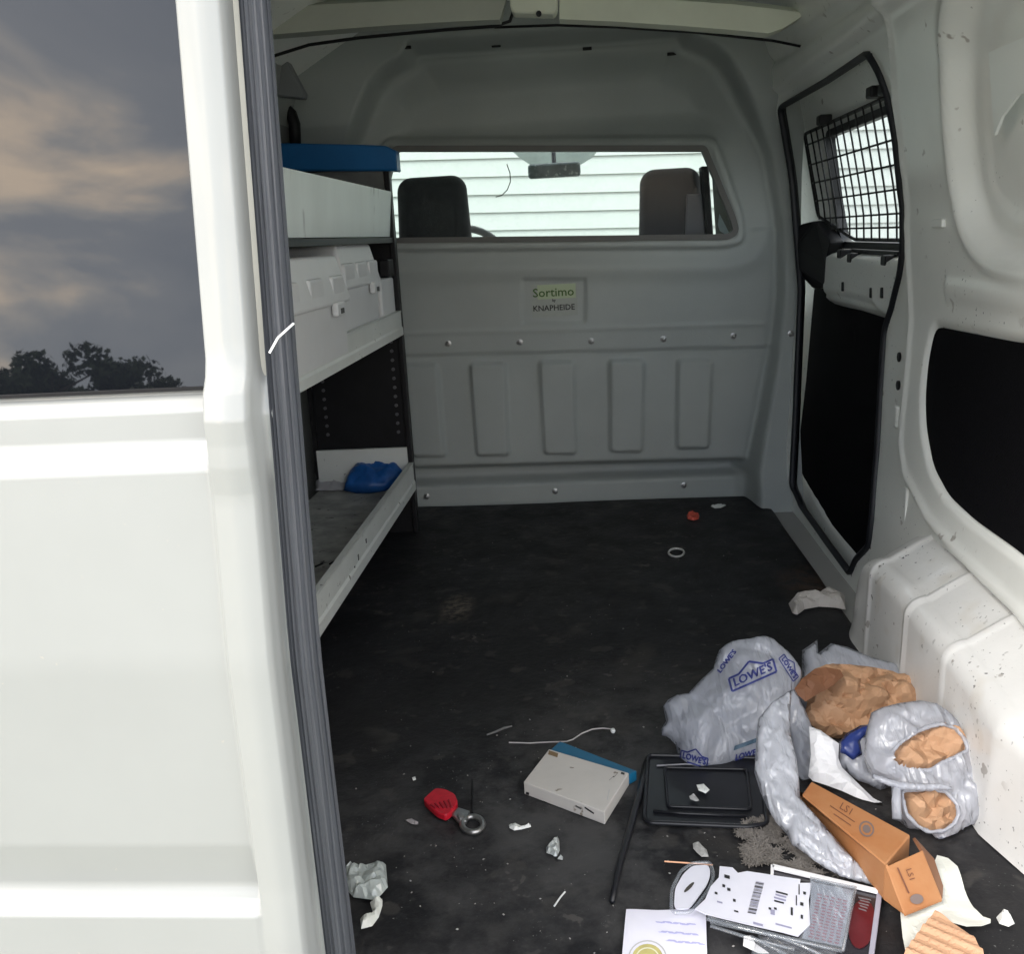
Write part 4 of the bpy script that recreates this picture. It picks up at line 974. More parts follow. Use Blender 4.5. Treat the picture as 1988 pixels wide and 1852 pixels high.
# rolled film rims round the two holes
for poly, r0 in ((ha, .0030), (hb, .0028)):
    pts = [onpl(x, y, plane_for(.036), (.08, -.72, .72)) for x, y in fillet(poly, 6, 3)]
    v, f = tube(pts, [r0 * (.7 + .5 * random.random()) for _ in pts], 7, True); mk('bag_rim', v, f, BAGM, bag3, smooth=True)
pts = [onpl(x, y, plane_for(.058), (.08, -.72, .72)) for x, y in zc([(1190, 880), (1240, 900), (1330, 930), (1450, 940), (1560, 935), (1620, 945)])]
v, f = tube(pts, [.003, .004, .005, .005, .004, .002], 8); mk('bag_rim', v, f, BAGM, bag3, smooth=True)
fill_ = zc([(700, 430), (760, 400), (830, 540), (860, 620), (900, 700), (900, 850), (880, 930), (800, 990), (770, 900), (740, 700)])
V, F = blob(fill_, (.38, .625, .02), (0, -.70, .72), .010, .02, .006, .005, 77, edge=.02, back=.2, aniso=.3, zmin=.004)
mk('bag_inside', V, F, BAGM, bag2, smooth=True)
lowf = zc([(790, 1000), (900, 1120), (1080, 1330), (1240, 1490), (1190, 1478), (1010, 1428), (870, 1345), (780, 1270), (740, 1130)])
V, F = blob(lowf, tuple(fl(*zc([(1200, 1475)])[0], .010)), (0, -.40, .87), .006, .012, .005, .004, 78, edge=.01, back=.2, aniso=.7, zmin=.004)
mk('bag_front', V, F, BAGM2, bag2, smooth=True)
pts = [onpl(x, y, plane_for(.055), (.08, -.72, .72)) for x, y in zc([(1322, 930), (1318, 1020), (1322, 1115)])]
v, f = tube(pts, [.005, .006, .006], 8); mk('bag_rim', v, f, BAGM, bag3, smooth=True)

# orange-brown carton
CART = mat('orange_brown_carton', (.42, .205, .092), .6, var=.22, vscale=14, vcol=(.36, .14, .05), spec=.35, bump=.0003, bscale=200)
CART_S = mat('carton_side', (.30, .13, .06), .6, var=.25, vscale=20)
zt = .062
A, B, C, D = [fl(x, y, zt) for x, y in zc([(852, 905), (1395, 1200), (1258, 1362), (800, 985)])]
ct = thing('carton', ((A[0] + C[0]) / 2, (A[1] + C[1]) / 2, 0), 'long orange brown carton with a bent open end flap lying against the bags', 'box')
zb = .014
bot = [np.array([p[0], p[1], zb]) for p in (D, C, B, A)]
bot[0] = fl(*zc([(795, 1000)])[0], zb); 
v, f = hexa([*bot, D, C, B, A], .0015, 1); cb_ = mk('carton_body', v, f, CART, ct)
E1, E2, E3, E4 = zc([(1262, 1372), (1462, 1282), (1572, 1552), (1362, 1636)])
e = [fl(*E1, .060), fl(*E2, .060), fl(*E3, .018), fl(*E4, .018)]
v, f = hexa([p - np.array([0, 0, .004]) for p in e] + e, .001, 1); fp_ = mk('carton_flap', v, f, CART, ct)
sidep = [C + np.array([0, 0, -.001]), fl(*zc([(1360, 1636)])[0], .0165), fl(*zc([(1330, 1618)])[0], .006), np.array([C[0], C[1], zb + .001])]
v, f = prism([tuple(p) for p in sidep], (.003, .001, .0)); mk('carton_side', v, f, CART, ct)
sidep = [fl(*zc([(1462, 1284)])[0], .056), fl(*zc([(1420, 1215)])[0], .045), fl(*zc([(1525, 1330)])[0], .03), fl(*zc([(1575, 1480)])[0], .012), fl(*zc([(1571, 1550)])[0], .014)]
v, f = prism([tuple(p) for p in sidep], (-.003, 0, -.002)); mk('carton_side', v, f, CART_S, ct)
bvc = bvh_of(cb_); bvf = bvh_of(fp_); STAMP = mat('dark_carton_print', (.16, .06, .035), .6); STG = mat('grey_stamp', (.17, .13, .12), .6)
def z2(x, y): return zc([(x, y)])[0]
tl = text_mesh('LS1', 1.0)
v, f = drape(tl, z2(1045, 1060), (17, 11), (10, -17), bvc, .0008); mk('carton_print', v, f, STAMP, cb_)
for k, (a_, b_) in enumerate([((955, 1040), (1090, 1130)), ((975, 1085), (1070, 1150))]):
    v, f = drape(line_strip([(0, 0), (1, 0)], .06), z2(*a_), ((b_[0] - a_[0]) / 2.823, (b_[1] - a_[1]) / 2.823), (10, -30), bvc, .0008); mk('carton_print', v, f, STAMP, cb_)
def ring(n=18, r0=.62, r1=1.0):
    V = [(r * cos(2 * pi * i / n), r * sin(2 * pi * i / n), 0) for r in (r0, r1) for i in range(n)]; return V, [[i, (i + 1) % n, n + (i + 1) % n, n + i] for i in range(n)]
def disc(n=18, r=1.0): return [(0, 0, 0)] + [(r * cos(2 * pi * i / n), r * sin(2 * pi * i / n), 0) for i in range(n)], [[0, 1 + i, 1 + (i + 1) % n] for i in range(n)]
v, f = drape(join(ring(16, .8, 1), disc(8, .55)), z2(1155, 1168), (14, 7), (5, -14), bvc, .0008); mk('carton_print', v, f, STG, cb_)
v, f = drape(tl, z2(1395, 1420), (6, 17), (15, -5), bvf, .003); mk('carton_print', v, f, STAMP, fp_)
v, f = drape(line_strip([(0, 0), (1, 0)], .09), z2(1325, 1380), (22, 50), (30, -12), bvf, .003); mk('carton_print', v, f, STAMP, fp_)
v, f = drape(disc(), z2(1430, 1553), (13, 0), (0, -10), bvf, .003); mk('carton_print', v, f, STG, fp_)

# white paper and corrugated card at the lower right
def slab(poly_px, z, th, m_, name, label, cat, curl=0.0, step=.006, seed=0, amp=.002, corr=None, group=None):
    q = np.array([fl(x, y, z)[:2] for x, y in poly_px]); out_ = []
    for i in range(len(q)):
        u, v_ = q[i], q[(i + 1) % len(q)]; k = max(1, int(np.linalg.norm(v_ - u) / step))
        for j in range(k): out_.append(u + (v_ - u) * j / k)
    out_ = np.array(out_); xs = np.arange(q[:, 0].min(), q[:, 0].max(), step); ys = np.arange(q[:, 1].min(), q[:, 1].max(), step)
    G = np.array([(x, y) for x in xs for y in ys]); r = np.random.RandomState(seed); 
    if len(G): 
        G = G + (r.rand(*G.shape) - .5) * step * .3; G = G[sdf(G[:, 0], G[:, 1], out_.tolist()) > step * .5]
    allp = np.vstack([out_, G]) if len(G) else out_; nb = len(out_)
    res = delaunay_2d_cdt([Vector(p) for p in allp], [(i, (i + 1) % nb) for i in range(nb)], [list(range(nb))], 1, 1e-6)
    vv = np.array([tuple(p) for p in res[0]]); ff = [list(t) for t in res[2]]
    h = np.array([noise.noise(Vector((p[0] * 14, p[1] * 14, seed * 3.1))) for p in vv]) * amp + amp * .6
    if curl: 
        d = sdf(vv[:, 0], vv[:, 1], out_.tolist()); h += curl * (1 - sstep(d / .03)) * (.5 + np.array([noise.noise(Vector((p[0] * 20, p[1] * 20, 5 + seed))) for p in vv]))
    if corr:
        a_, l_, am = corr; t = (vv[:, 0] * cos(a_) + vv[:, 1] * sin(a_)) / l_; h += am * np.sin(t * 2 * pi) + am * .5 * np.sin(t * .37 * 2 * pi)
    zt_ = z + np.maximum(h, 0) + th; N = len(vv)
    V = [(x, y, c) for (x, y), c in zip(vv, zt_)] + [(x, y, c - th) for (x, y), c in zip(vv, zt_)]
    F = [tuple(t) for t in ff] + [tuple(i + N for i in t[::-1]) for t in ff]
    # outline walls
    edges = {}
    for t in ff:
        for i in range(3):
            k = (t[i], t[(i + 1) % 3]); edges[k] = 1
    for (a_, b_) in list(edges):
        if (b_, a_) not in edges: F.append((b_, a_, a_ + N, b_ + N))
    return mk(name, V, F, m_, label=label, cat=cat, group=group)
WP2 = mat('cream_white_paper', (.78, .80, .74), .7, var=.05, vscale=18)
slab(zc([(1540, 1335), (1600, 1362), (1650, 1420), (1690, 1520), (1740, 1620), (1790, 1680), (1832, 1700), (1832, 1722), (1780, 1745), (1700, 1750), (1610, 1720), (1500, 1760), (1430, 1960), (1375, 1940), (1350, 1800), (1335, 1610), (1450, 1560)]), .003, .0006, WP2, 'paper_sheet', 'pale paper sheet lying under the carton flap at the lower right', 'paper', curl=.010, amp=.004, seed=3)
slab(zc([(1530, 1635), (1700, 1750), (1740, 1780), (1790, 1860), (1830, 2000), (1300, 2000), (1370, 1850), (1440, 1750)]), .014, .004, mat('tan_corrugated_card', (.56, .33, .20), .65, var=.12, vscale=20), 'cardboard_piece', 'piece of tan corrugated cardboard with exposed ridges at the bottom edge', 'cardboard', step=.0035, amp=.001, corr=(radians(52), .0155, .0022), seed=4)
# book-like display pack with dark red cover, lying under the blister card
pkz = .012
pq = zc([(640, 1372), (1228, 1512), (1160, 1990), (560, 1850)])
c4 = [fl(x, y, pkz) for x, y in pq]
dp = thing('display_pack', tuple(np.mean(c4, 0)), 'flat display pack with a dark red and black face under the clear packaging', 'package')
v, f = hexa([np.array([p[0], p[1], .001]) for p in c4] + c4, .0015, 1); mk('pack_body', v, f, mat('dark_pack_print', (.025, .022, .028), .25, coat=.5), dp)
def pquad(L, z, th, m_, nm, par, bev=.0004):
    c = [fl(x, y, z + th) for x, y in zc(L)]; v, f = hexa([p - np.array([0, 0, th]) for p in c] + c, bev, 1); return mk(nm, v, f, m_, par)
pquad([(640, 1358), (1222, 1495), (1216, 1512), (636, 1376)], pkz + .001, .004, WPAP, 'pack_rim', dp)
pquad([(630, 1362), (650, 1366), (645, 1420), (628, 1415)], pkz + .001, .004, WPAP, 'pack_rim', dp)
pquad([(1212, 1512), (1240, 1520), (1180, 1980), (1150, 1972)], pkz - .006, .008, mat('grey_purple_edge', (.34, .33, .40), .4), 'pack_rim', dp)
RED = mat('dark_red_print', (.11, .010, .015), .35, coat=.1, var=.3, vscale=30)
c = z2(1128, 1690); cc = fl(*c, pkz + .001)
el = [fl(c[0] + 26 * cos(t) - 4 * sin(t), c[1] + 48 * sin(t), pkz + .001) for t in np.linspace(0, 2 * pi, 20, endpoint=False)]
v, f = prism([tuple(p) for p in el][::-1], (0, 0, .0006)); mk('red_print', v, f, RED, dp)
GRP = mat('grey_small_print', (.16, .15, .16), .5)
for k in range(5):
    a_ = zc([(1112 + (k % 2) * 8, 1548 + k * 15), (1180 - k * 6, 1562 + k * 15)])
    c1, c2 = fl(*a_[0], pkz + .0015), fl(*a_[1], pkz + .0015); n_ = np.array([0, .0022, 0])
    v, f = hexa([c1, c2, c2 + n_, c1 + n_, *[p + np.array([0, 0, .0003]) for p in (c1, c2, c2 + n_, c1 + n_)]]); mk('pack_print', v, f, GRP, dp)
# clear blister with white card and barcode, on top
CLEAR = film('clear_blister_plastic', (.66, .72, .80), .20, .9, .5, .08, .0008, 60)
CARDW = mat('white_product_card', (.70, .71, .80), .45, var=.06, vscale=30)
bp = thing('blister_pack', tuple(fl(*z2(500, 1550), 0)), 'opened clear blister pack with a white barcode card on the mat', 'package')
bz = .022
pquad([(850, 1445), (1088, 1500), (1012, 1822), (700, 1760), (790, 1640)], bz, .002, CLEAR, 'blister_shell', bp) if False else None
def ppoly(L, z, th, m_, nm, par):
    c = [fl(x, y, z) for x, y in zc(L)]; v, f = prism([tuple(p) for p in c], (0, 0, th)); return mk(nm, v, f, m_, par)
card = ppoly([(350, 1378), (420, 1385), (450, 1415), (500, 1405), (792, 1450), (790, 1470), (855, 1470), (838, 1560), (845, 1700), (780, 1762), (700, 1740), (480, 1690), (275, 1640), (215, 1612), (270, 1560), (300, 1490), (345, 1440)], bz - .004, .0015, CARDW, 'product_card', bp)
ov = zc([(100, 1590), (105, 1500), (150, 1420), (200, 1375), (290, 1370), (300, 1420), (280, 1480), (215, 1570), (180, 1612), (110, 1612)])
c = [tuple(fl(x, y, bz - .008)) for x, y in fillet(ov, 8, 3)]; v, f = prism(c, (0, 0, .0015)); tab_ = mk('card_tab', v, f, CARDW, bp)
v, f = tube([fl(x, y, bz - .005) for x, y in fillet(zc([(84, 1605), (86, 1500), (135, 1400), (200, 1355), (300, 1352), (318, 1420), (296, 1490), (225, 1585), (185, 1628), (100, 1630)]), 8, 3)], .0022, 6, True); mk('blister_edge', v, f, CLEAR, bp, smooth=True)
bvt = bvh_of(tab_)
v, f = drape(disc(10), z2(182, 1488), (10, -10), (-2.5, -2.5), bvt, .0012); mk('hang_hole', v, f, mat('dark_gap', (.06, .055, .05), .8), tab_)
bvk = bvh_of(card); LIL = mat('lilac_print', (.30, .30, .42), .5)
rr_ = random.Random(4)
for k in range(30):   # barcode
    u = -1 + 2 * k / 29
    w = rr_.choice([.03, .05, .02]); v, f = drape(line_strip([(u, -.5), (u, .5)], w), z2(548, 1545), (-8, 30), (16, 3), bvk, .0012)
    if f: mk('barcode', v, f, INK if k % 3 else LIL, card)
for (x, y, w, h) in [(690, 1520, 22, 3), (685, 1535, 20, 3), (680, 1552, 22, 3), (675, 1568, 18, 3), (390, 1430, 10, 6), (372, 1480, 5, 5), (400, 1500, 6, 5), (330, 1520, 5, 4), (350, 1570, 10, 3), (430, 1560, 5, 5), (440, 1620, 8, 3), (640, 1625, 8, 9), (655, 1605, 5, 4), (625, 1605, 5, 4), (800, 1580, 6, 6), (815, 1520, 5, 5), (800, 1650, 4, 7), (745, 1620, 4, 14), (770, 1560, 2, 18), (785, 1500, 2, 18), (700, 1700, 30, 3), (560, 1690, 18, 4)]:
    v, f = drape(line_strip([(-1, 0), (1, 0)], 1.0), z2(x, y), (w / 1.9, w / 7), (0, -h * 1.1), bvk, .0012)
    if f: mk('card_print', v, f, INK if (x + y) % 3 else LIL, card)
# red printed leaflet seen through the clear shell
lf = ppoly([(850, 1462), (1080, 1510), (1018, 1815), (800, 1770), (830, 1700), (850, 1560)], bz - .007, .0012, mat('pale_blue_leaflet', (.36, .39, .46), .5, var=.15, vscale=30), 'leaflet', bp)
bvl = bvh_of(lf); RP = mat('red_small_print', (.32, .06, .12), .5)
for k in range(15):
    for j in range(5):
        L0 = rr_.random() * .12
        v, f = drape(line_strip([(j * .4 - .95 + L0, 0), (j * .4 - .95 + .3 + L0 * .5, 0)], .55), z2(965 - k * 3.5, 1545 + k * 16.5), (31, 7.5), (0, -5), bvl, .0010)
        if f: mk('small_print', v, f, RP, lf)
sh = ppoly([(845, 1440), (1094, 1492), (1024, 1835), (760, 1790), (560, 1745), (300, 1690), (285, 1650), (480, 1700), (780, 1775), (845, 1700)], bz - .001, .0012, CLEAR, 'blister_shell', bp)
for L in ([(275, 1660), (480, 1715), (760, 1780), (1020, 1840)], [(845, 1440), (1094, 1490), (1024, 1838)], [(300, 1700), (520, 1770), (760, 1830)], [(520, 1760), (700, 1850), (780, 1900)], [(620, 1740), (800, 1810), (930, 1870)]):
    v, f = tube([fl(x, y, bz) for x, y in zc(L)], .0020, 6); mk('blister_edge', v, f, CLEAR, bp, smooth=True)
V, F = blob(zc([(560, 1750), (760, 1790), (1015, 1840), (990, 1960), (700, 1960), (520, 1850)]), tuple(fl(*z2(750, 1850), .012)), (0, 0, 1), .008, .02, .004, .005, 71, edge=.02, zmin=.002)
mk('blister_shell', V, F, CLEAR, bp, smooth=True)
ppoly([(482, 1760), (520, 1758), (545, 1800), (620, 1852), (560, 1850), (478, 1810)], .012, .001, WPAP, 'paper_corner', bp)

# white sheet with a yellow round emblem
q = [(1216, 1773), (1370, 1769), (1374, 1900), (1204, 1900)]
ps = slab(q, .003, .0006, mat('white_violet_sheet', (.80, .80, .88), .6, var=.07, vscale=14, vcol=(.74, .74, .86)), 'paper_sheet', 'white paper sheet with a yellow round emblem at the bottom edge', 'paper', amp=.003, curl=.003, seed=9)
bvp = bvh_of(ps); YEL = mat('yellow_emblem', (.62, .56, .22), .5, var=.3, vscale=60); GRY = mat('faint_grey_print', (.50, .50, .50), .5); VIO = mat('violet_handwriting', (.46, .46, .72), .6)
for vf, m_, nm in ((ring(28, .93, 1.0), GRY, 'emblem'), (disc(24, .80), YEL, 'emblem'), (ring(24, .55, .62), mat('pale_emblem', (.72, .72, .55), .5), 'emblem')):
    v, f = drape(vf, (1257, 1862), (38, 0), (0, -36), bvp, .0012 if m_ is not YEL else .0009)
    if nm == 'emblem' and m_ not in (GRY, YEL): v, f = drape(vf, (1257, 1862), (38, 0), (0, -36), bvp, .0016)
    mk(nm, v, f, m_, ps)
for k, (x, y) in enumerate([(1300, 1793), (1305, 1812), (1318, 1830)]):
    pts = [(u, .5 * sin(u * 9 + k) + .3 * sin(u * 23)) for u in np.linspace(-1, 1, 26)]
    v, f = drape(line_strip(pts, .35), (x + 12, y), (34, 3), (0, -3.2), bvp, .0012); mk('handwriting', v, f, VIO, ps)

# ------------------------------------------------------------------ smaller things on the mat
# white box with a blue side
bxp = [(1065.8, 1454.4), (1221, 1501), (1173.5, 1576.6), (1016.4, 1518.4)]; hb_ = .021
tp = [fl(x, y, hb_) for x, y in bxp]; btm = [np.array([p[0], p[1], .001]) for p in tp]
wb = thing('small_box', tuple(np.mean(btm, 0)), 'white rectangular box with a blue long side lying on the black mat', 'box')
BOXW = mat('dirty_white_box', (.60, .575, .54), .5, var=.07, vscale=25, specks=[(60, .68, .03, (.25, .22, .18), 30)])
v, f = hexa(btm + tp, .0012, 2); wbb = mk('box_body', v, f, BOXW, wb)
bp1, bp2 = fl(1087, 1439, .017), fl(1236, 1497, .017)
v, f = hexa([btm[0] + np.array([.001, .0015, 0]), btm[1] + np.array([.001, .0015, 0]), np.array([bp2[0], bp2[1], .001]), np.array([bp1[0], bp1[1], .001]), tp[0] + np.array([.001, .0015, -.003]), tp[1] + np.array([.001, .0015, -.003]), bp2, bp1], .0012, 2)
mk('blue_side', v, f, mat('blue_box_side', (.01, .13, .25), .4, var=.15, vscale=40), wb)
bvb = bvh_of(wbb)
for vf, o_, ax, ay, m_ in [(line_strip([(-1, 0), (1, 0)], 1.), (1074, 1464), (9, 3), (2, -8), mat('brown_stain', (.22, .15, .08), .7)), (line_strip([(-1, 0), (1, 0)], 1.), (1209, 1502), (3.5, 1), (1, -4), INK), (line_strip([(-1, 0), (-.2, .6), (.5, -.2), (1, .8)], .3), (1190, 1510), (7, -5), (3, -5), INK),
                           (line_strip([(-1, 0), (1, 0)], .8), (1035, 1496), (6, -2), (2, -3), GRY), (line_strip([(-1, 0), (1, 0)], .8), (1181, 1543), (2, -10), (2, 1), GRY), (line_strip([(-1, 0), (1, 0)], .8), (1144, 1574), (9, 6), (1, -3.5), INK), (line_strip([(-1, 0), (1, 0)], .8), (1123, 1568), (6, 3), (1, -4), TRIM_D), (line_strip([(-1, 0), (1, 0)], .9), (1024, 1541), (3, 1), (1, -5), INK)]:
    v, f = drape(vf, o_, ax, ay, bvb, .0007)
    if f: mk('box_mark', v, f, m_, wbb)

# black plastic tray lid
tl_ = [(1258, 1466), (1475, 1472), (1490, 1600), (1452, 1606), (1262, 1598), (1250, 1590)]
bt = thing('tray', tuple(fl(1370, 1540)), 'flat black plastic tray with raised rims beside the white box', 'tray')
PLB = mat('black_tray_plastic', (.014, .015, .019), .32, spec=.5, var=.3, vscale=40)
c = [fl(x, y, .001) for x, y in fillet(tl_, 8, 3)]; v, f = prism([tuple(p) for p in c], (0, 0, .004), .0008); mk('tray_base', v, f, PLB, bt)
for L, r_ in ((tl_, .0032), ([(1290, 1490), (1450, 1494), (1458, 1572), (1296, 1566)], .0022), ([(1268, 1575), (1330, 1580), (1450, 1585)], .002)):
    cl = len(L) > 3; v, f = tube([fl(x, y, .007) for x, y in (fillet(L, 8, 3) if cl else L)], r_, 7, cl); mk('tray_rim', v, f, PLB, bt, smooth=True)
v, f = tube([fl(x, y, .007) for x, y in [(1275, 1487), (1330, 1484), (1365, 1486)]], .0015, 5); mk('tray_rim', v, f, mat('grey_shine_strip', (.16, .16, .18), .3), bt)  # glint on the tray painted as a paler grey strip

# black rod / strap
pts = [fl(x, y, .0055) for x, y in [(1255, 1482), (1248, 1515), (1238, 1555), (1226, 1600), (1214, 1642), (1203, 1680), (1195, 1715), (1188, 1752)]]
v, f = tube(pts, [.0052, .0052, .005, .0048, .0042, .0045, .0038, .0034], 8); mk('rod', v, f, PLB, label='thin black twisted rod between the white box and the tray', cat='rod', smooth=True)

def z6(L): return [((800 + x / 3.368) / 1.2958, (1850 + y / 3.368) / 1.2958) for x, y in L]
# red tag with steel ring
rt_ = thing('lockout_hasp', tuple(fl(875, 1585)), 'red handled tool with a steel ring head lying on the mat', 'tool')
REDM = mat('red_grip', (.55, .012, .03), .4, var=.3, vscale=90)
c = [fl(x, y, .004) for x, y in fillet(z6([(893, 592), (940, 545), (1000, 495), (1085, 505), (1165, 545), (1190, 618), (1135, 700), (1085, 735), (1010, 705), (950, 650)]), 5, 3)]
v, f = prism([tuple(p) for p in c], (0, 0, .010), .0015); gr = mk('grip', v, f, REDM, rt_)
for k in range(5):
    a_ = z6([(955 + k * 38, 590 - k * 10), (1000 + k * 34, 560 + 60 - k * 0)]); 
    v, f = tube([fl(*a_[0], .0145), fl(*a_[1], .0145)], .0017, 6); mk('grip_ridge', v, f, mat('dark_red', (.28, .008, .02), .5) if k == 0 else bpy.data.materials['dark_red'], gr)
cr = fl(*z6([(1305, 752)])[0], .005); rim_ = []
for t in np.linspace(0, 2 * pi, 28, endpoint=False):
    x, y = z6([(1310 + 88 * cos(t) , 757 + 66 * sin(t))])[0]; rim_.append(fl(x, y, .006))
v, f = tube(rim_, .0042, 8, True); mk('ring_head', v, f, STEEL, rt_, smooth=True)
c = [fl(x, y, .003) for x, y in z6([(1130, 690), (1190, 640), (1290, 672), (1262, 760), (1200, 765)])]
v, f = prism([tuple(p) for p in c], (0, 0, .006), .001); mk('shank', v, f, STEEL, rt_)
p = fl(*z6([(1208, 690)])[0], .009); v, f = lathe(p, [(.005, -.001), (.005, .0025), (.003, .0035)], 12); mk('rivet', v, f, STEEL, rt_)

# wires
COP = mat('copper_wire', (.55, .30, .18), .35, metal=.6); GWI = mat('grey_wire', (.50, .47, .46), .4); WHT = mat('white_scrap', (.78, .80, .78), .5, var=.1, vscale=60)
wr = thing('wire', tuple(fl(1090, 1430)), 'thin bent wire with a white tip lying above the white box', 'wire')
v, f = tube([fl(x, y, .003 + .010 * max(0, (x - 1090) / 100)) for x, y in [(988, 1442), (1030, 1443), (1070, 1441), (1100, 1440), (1112, 1436), (1130, 1424), (1150, 1416), (1170, 1414), (1188, 1416)]], .0011, 5); mk('wire_core', v, f, GWI, wr)
p = fl(1190, 1419, .013); v, f = lathe(p, [(.003, -.003), (.004, 0), (.003, .003)], 8); mk('wire_tip', v, f, WHT, wr)
v, f = tube([fl(x, y, .003) for x, y in [(945, 1427), (962, 1421), (978, 1414), (994, 1410)]], [.0014, .002, .0022, .0012], 6); mk('pen_refill', v, f, mat('grey_stick', (.13, .13, .13), .4), label='short grey plastic stick on the mat left of the bent wire', cat='stick')
v, f = tube([fl(x, y, .003) for x, y in [(1290, 1673), (1320, 1675), (1350, 1677), (1384, 1680)]], .0012, 5); mk('copper_wire', v, f, COP, label='short copper wire lying above the clear blister pack', cat='wire')
v, f = tube([fl(x, y, .003) for x, y in [(917, 1515), (918, 1545), (917, 1578)]], .0014, 5); mk('nail', v, f, BLACK, label='thin dark nail standing out beside the steel ring', cat='nail')
v, f = tube([fl(x, y, .003) for x, y in [(1076, 1760), (1087, 1744), (1097, 1732)]], .0011, 5); mk('plastic_sliver', v, f, WHT, label='thin white sliver on the mat below the foil scrap', cat='scrap')

def scrap(poly, label, m_=None, T=.006, seed=1, name='paper_scrap', cat='scrap', z=.003, lam=.012, amp=.003, step=.0035, edge=.008):
    x = np.mean([p[0] for p in poly]); y = np.mean([p[1] for p in poly]); p0 = fl(x, y, z)
    V, F = blob(poly, tuple(p0), (0, 0, 1), T, lam, amp, step, seed, edge=edge, zmin=.0025, back=.1, cells=12, jit=.4)
    return mk(name, V, F, m_ or WHT, label=label, cat=cat)
WRAPF = film('pale_wrapper_film', (.62, .68, .66), .93, .8, .3, .2, .0015, 90)
FOIL = mat('crumpled_foil', (.62, .66, .65), .3, metal=.35, var=.25, vscale=60)
scrap(z6([(230, 1135), (400, 1130), (430, 1105), (575, 1098), (592, 1290), (530, 1360), (480, 1400), (300, 1375), (230, 1300)]), 'crumpled clear foil wrapper against the door seal at the lower left', WRAPF, .012, 81, 'wrapper', 'wrapper', lam=.018, amp=.007, step=.004, edge=.012)
scrap(z6([(440, 1420), (548, 1385), (545, 1450), (515, 1545), (460, 1620), (365, 1645), (358, 1560), (470, 1520)]), 'small white curl of wrapper just below the foil wrapper', mat('white_wrapper', (.72, .74, .68), .4), .008, 82, 'wrapper', 'wrapper')
def z8(L): return [((1300 + x / 4.63) / 1.2958, (2000 + y / 4.63) / 1.2958) for x, y in L]
scrap(z8([(475, 480), (495, 540), (500, 650), (470, 720), (540, 725), (535, 760), (470, 750), (410, 700), (345, 680), (340, 620), (400, 560), (450, 530)]), 'crinkled silver scrap in the middle of the mat below the white box', FOIL, .008, 83)
scrap([(988, 1602), (1000, 1598), (1012, 1604), (1030, 1600), (1031, 1606), (1012, 1611), (998, 1613), (989, 1608)], 'tiny pale twisted scrap between the steel ring and the white box', WHT, .004, 84, step=.003)
scrap([(1352, 1524), (1366, 1522), (1378, 1534), (1370, 1541), (1356, 1535)], 'white torn bit lying on the black tray', WHT, .003, 85, z=.010, step=.003)
scrap([(1338, 1546), (1348, 1542), (1354, 1550), (1360, 1556), (1350, 1556), (1340, 1552)], 'smaller grey torn bit on the black tray', mat('grey_scrap', (.42, .42, .42), .6), .003, 86, z=.010, step=.003)
scrap([(1345, 1638), (1356, 1636), (1372, 1650), (1376, 1664), (1362, 1664), (1352, 1655), (1346, 1648)], 'grey plastic scrap above the copper wire', mat('grey_scrap2', (.38, .38, .37), .5), .005, 87, step=.003)
scrap([(1934, 1782), (1946, 1774), (1962, 1782), (1970, 1794), (1958, 1800), (1940, 1794)], 'crumpled white tissue bit by itself at the lower right corner', WHT, .012, 88)
scrap([(800, 1510), (806, 1508), (808, 1514), (802, 1516)], 'tiny white crumb left of the red grip', WHT, .003, 89, step=.002)
scrap([(785, 1592), (800, 1590), (812, 1596), (812, 1602), (798, 1600)], 'short grey curl of shaving left below the red grip', mat('grey_scrap3', (.3, .28, .29), .5), .004, 90, step=.0025)
# torn paper against the wheel arch
scrap([(1531, 1172), (1545, 1164), (1580, 1160), (1605, 1153), (1640, 1158), (1642, 1184), (1622, 1180), (1590, 1178), (1562, 1183), (1547, 1195), (1538, 1190)], 'torn off white paper strip on the floor touching the wheel arch front', mat('torn_paper', (.60, .56, .52), .7, var=.1, vscale=40), .022, 91, 'torn_paper', 'paper', lam=.03, amp=.006, step=.006, edge=.02)
# red bit and ring near the bulkhead
scrap([(1333, 1002), (1343, 996), (1358, 1001), (1356, 1008), (1346, 1011), (1335, 1008)], 'small red plastic plug on the mat near the bulkhead', mat('red_plug', (.55, .09, .06), .5), .010, 92, 'plastic_plug', 'plug', step=.004)
scrap([(1380, 983), (1395, 979), (1410, 981), (1400, 986), (1388, 987)], 'little pale flake at the foot of the bulkhead', WHT, .004, 93, step=.004)
pts = [fl(1313 + 15 * cos(t), 1073 + 8 * sin(t), .004) for t in np.linspace(0, 2 * pi, 22, endpoint=False)]
v, f = tube(pts, .0028, 6, True); mk('washer_ring', v, f, mat('pale_ring', (.52, .52, .50), .4), label='small pale grey ring lying on the mat near the bulkhead', cat='ring', smooth=True)
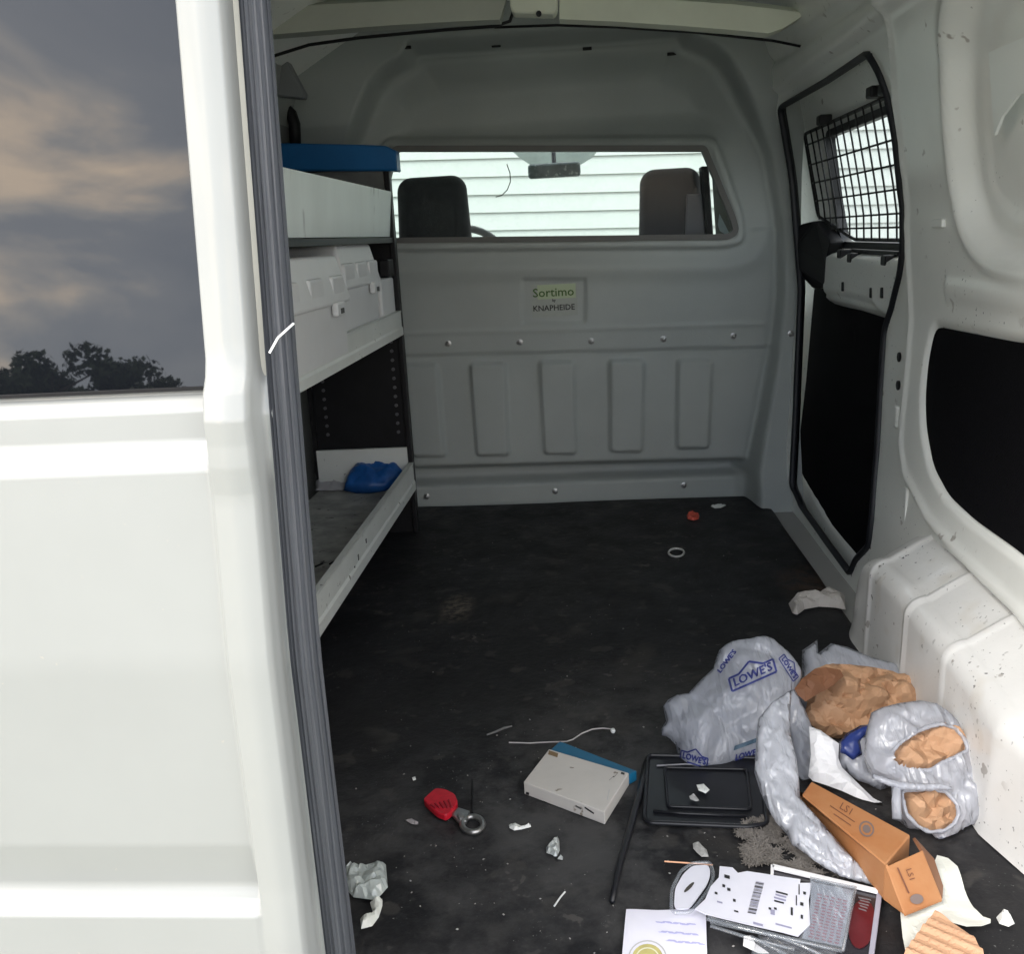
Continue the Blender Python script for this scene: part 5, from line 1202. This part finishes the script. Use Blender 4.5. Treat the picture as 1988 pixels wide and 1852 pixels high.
# lint and dust patch by the bag
rn = np.random.RandomState(5); V, F = [], []
lp = zc([(450, 1190), (560, 1120), (640, 1130), (740, 1260), (900, 1370), (1080, 1440), (880, 1420), (640, 1360), (500, 1370), (470, 1300)])
LQ = [fl(x, y, 0)[:2] for x, y in lp]; LA = np.array(LQ)
cnt = 0
while cnt < 2600:
    p = rn.rand(2) * (LA.max(0) - LA.min(0)) + LA.min(0)
    d = float(sdf(np.array([p[0]]), np.array([p[1]]), LQ)[0])
    if d < -.004 or noise.noise(Vector((p[0] * 45, p[1] * 45, 2))) < -.18: continue
    cnt += 1; a_ = rn.rand() * 6.28; L = .002 + .006 * rn.rand(); w = .0004 + .0004 * rn.rand(); z = .002 + .004 * rn.rand(); n = len(V)
    dx, dy = cos(a_) * L, sin(a_) * L; nx_, ny_ = -sin(a_) * w, cos(a_) * w
    V += [(p[0] - dx - nx_, p[1] - dy - ny_, z), (p[0] + dx - nx_, p[1] + dy - ny_, z + .002), (p[0] + dx + nx_, p[1] + dy + ny_, z + .002), (p[0] - dx + nx_, p[1] - dy + ny_, z)]; F.append((n, n + 1, n + 2, n + 3))
mk('lint', V, F, mat('grey_lint', (.24, .22, .20), .9, var=.4, vscale=90), label='patch of grey fluff and dust on the mat under the bag', cat='lint', kind='stuff')
# crumbs and grit over the mat
V, F = [], []
for k in range(330):
    if rn.rand() < .6: p = np.array([rn.uniform(-.2, .45), rn.uniform(.22, .75)])
    else: p = np.array([rn.uniform(-.4, .54), rn.uniform(.25, 1.95)])
    s = .0004 + .0011 * rn.rand() ** 3; n = len(V); q = rn.randn(6, 3); q /= np.linalg.norm(q, axis=1)[:, None]
    base = np.array([p[0], p[1], .0015 + s]); dd = [(s * 1.6, 0, 0), (0, s, 0), (-s * 1.4, 0, 0), (0, -s, 0), (0, 0, s), (0, 0, -s)]; an = rn.rand() * 6
    for a_, b_, c_ in dd: V.append(base + [a_ * cos(an) - b_ * sin(an), a_ * sin(an) + b_ * cos(an), c_])
    F += [(n, n + 1, n + 4), (n + 1, n + 2, n + 4), (n + 2, n + 3, n + 4), (n + 3, n, n + 4), (n + 1, n, n + 5), (n + 2, n + 1, n + 5), (n + 3, n + 2, n + 5), (n, n + 3, n + 5)]
mk('crumbs', V, F, mat('pale_grit', (.36, .35, .33), .7, var=.5, vscale=200), label='pale crumbs and grit scattered over the black mat', cat='grit', kind='stuff')

# ------------------------------------------------------------------ things on the lower shelf
def shelfpt(x, y, z=.138): return fl(x, y, z)
V, F = blob([(613, 898), (640, 893), (700, 900), (688, 930), (668, 955), (640, 958), (612, 955)], tuple(fl(655, 950, .138)), (0, -.5, .87), .012, .03, .008, .007, 101, zmin=.138, edge=.02)
mk('cloth', V, F, mat('grey_white_cloth', (.42, .42, .44), .8, var=.15, vscale=20), label='grey white crumpled wrapper beside the blue cloth on the lower shelf', cat='wrapper', smooth=True)
V, F = blob([(668, 952), (678, 925), (695, 905), (720, 896), (755, 893), (775, 905), (785, 918), (778, 935), (750, 952), (720, 958), (690, 957)], tuple(fl(720, 955, .140)), (0, -.5, .87), .028, .03, .011, .007, 102, zmin=.138, edge=.03)
mk('glove', V, F, mat('blue_rubber', (.015, .12, .42), .4, var=.4, vscale=25), label='shiny blue crumpled cloth at the far end of the lower shelf', cat='cloth', smooth=True)
for i, q in enumerate([(612, 1100, 14, 30), (640, 1095, 12, -20)]):
    a_ = fl(q[0], q[1], .139); b_ = fl(q[0] + q[2], q[1] - 6, .139); v, f = tube([a_, b_], .002, 5); mk('cable_bit', v, f, BLACK, label=['short black cable bit on the dirty lower shelf nearer the door', 'second black cable bit on the lower shelf, a little further in'][i], cat='cable')
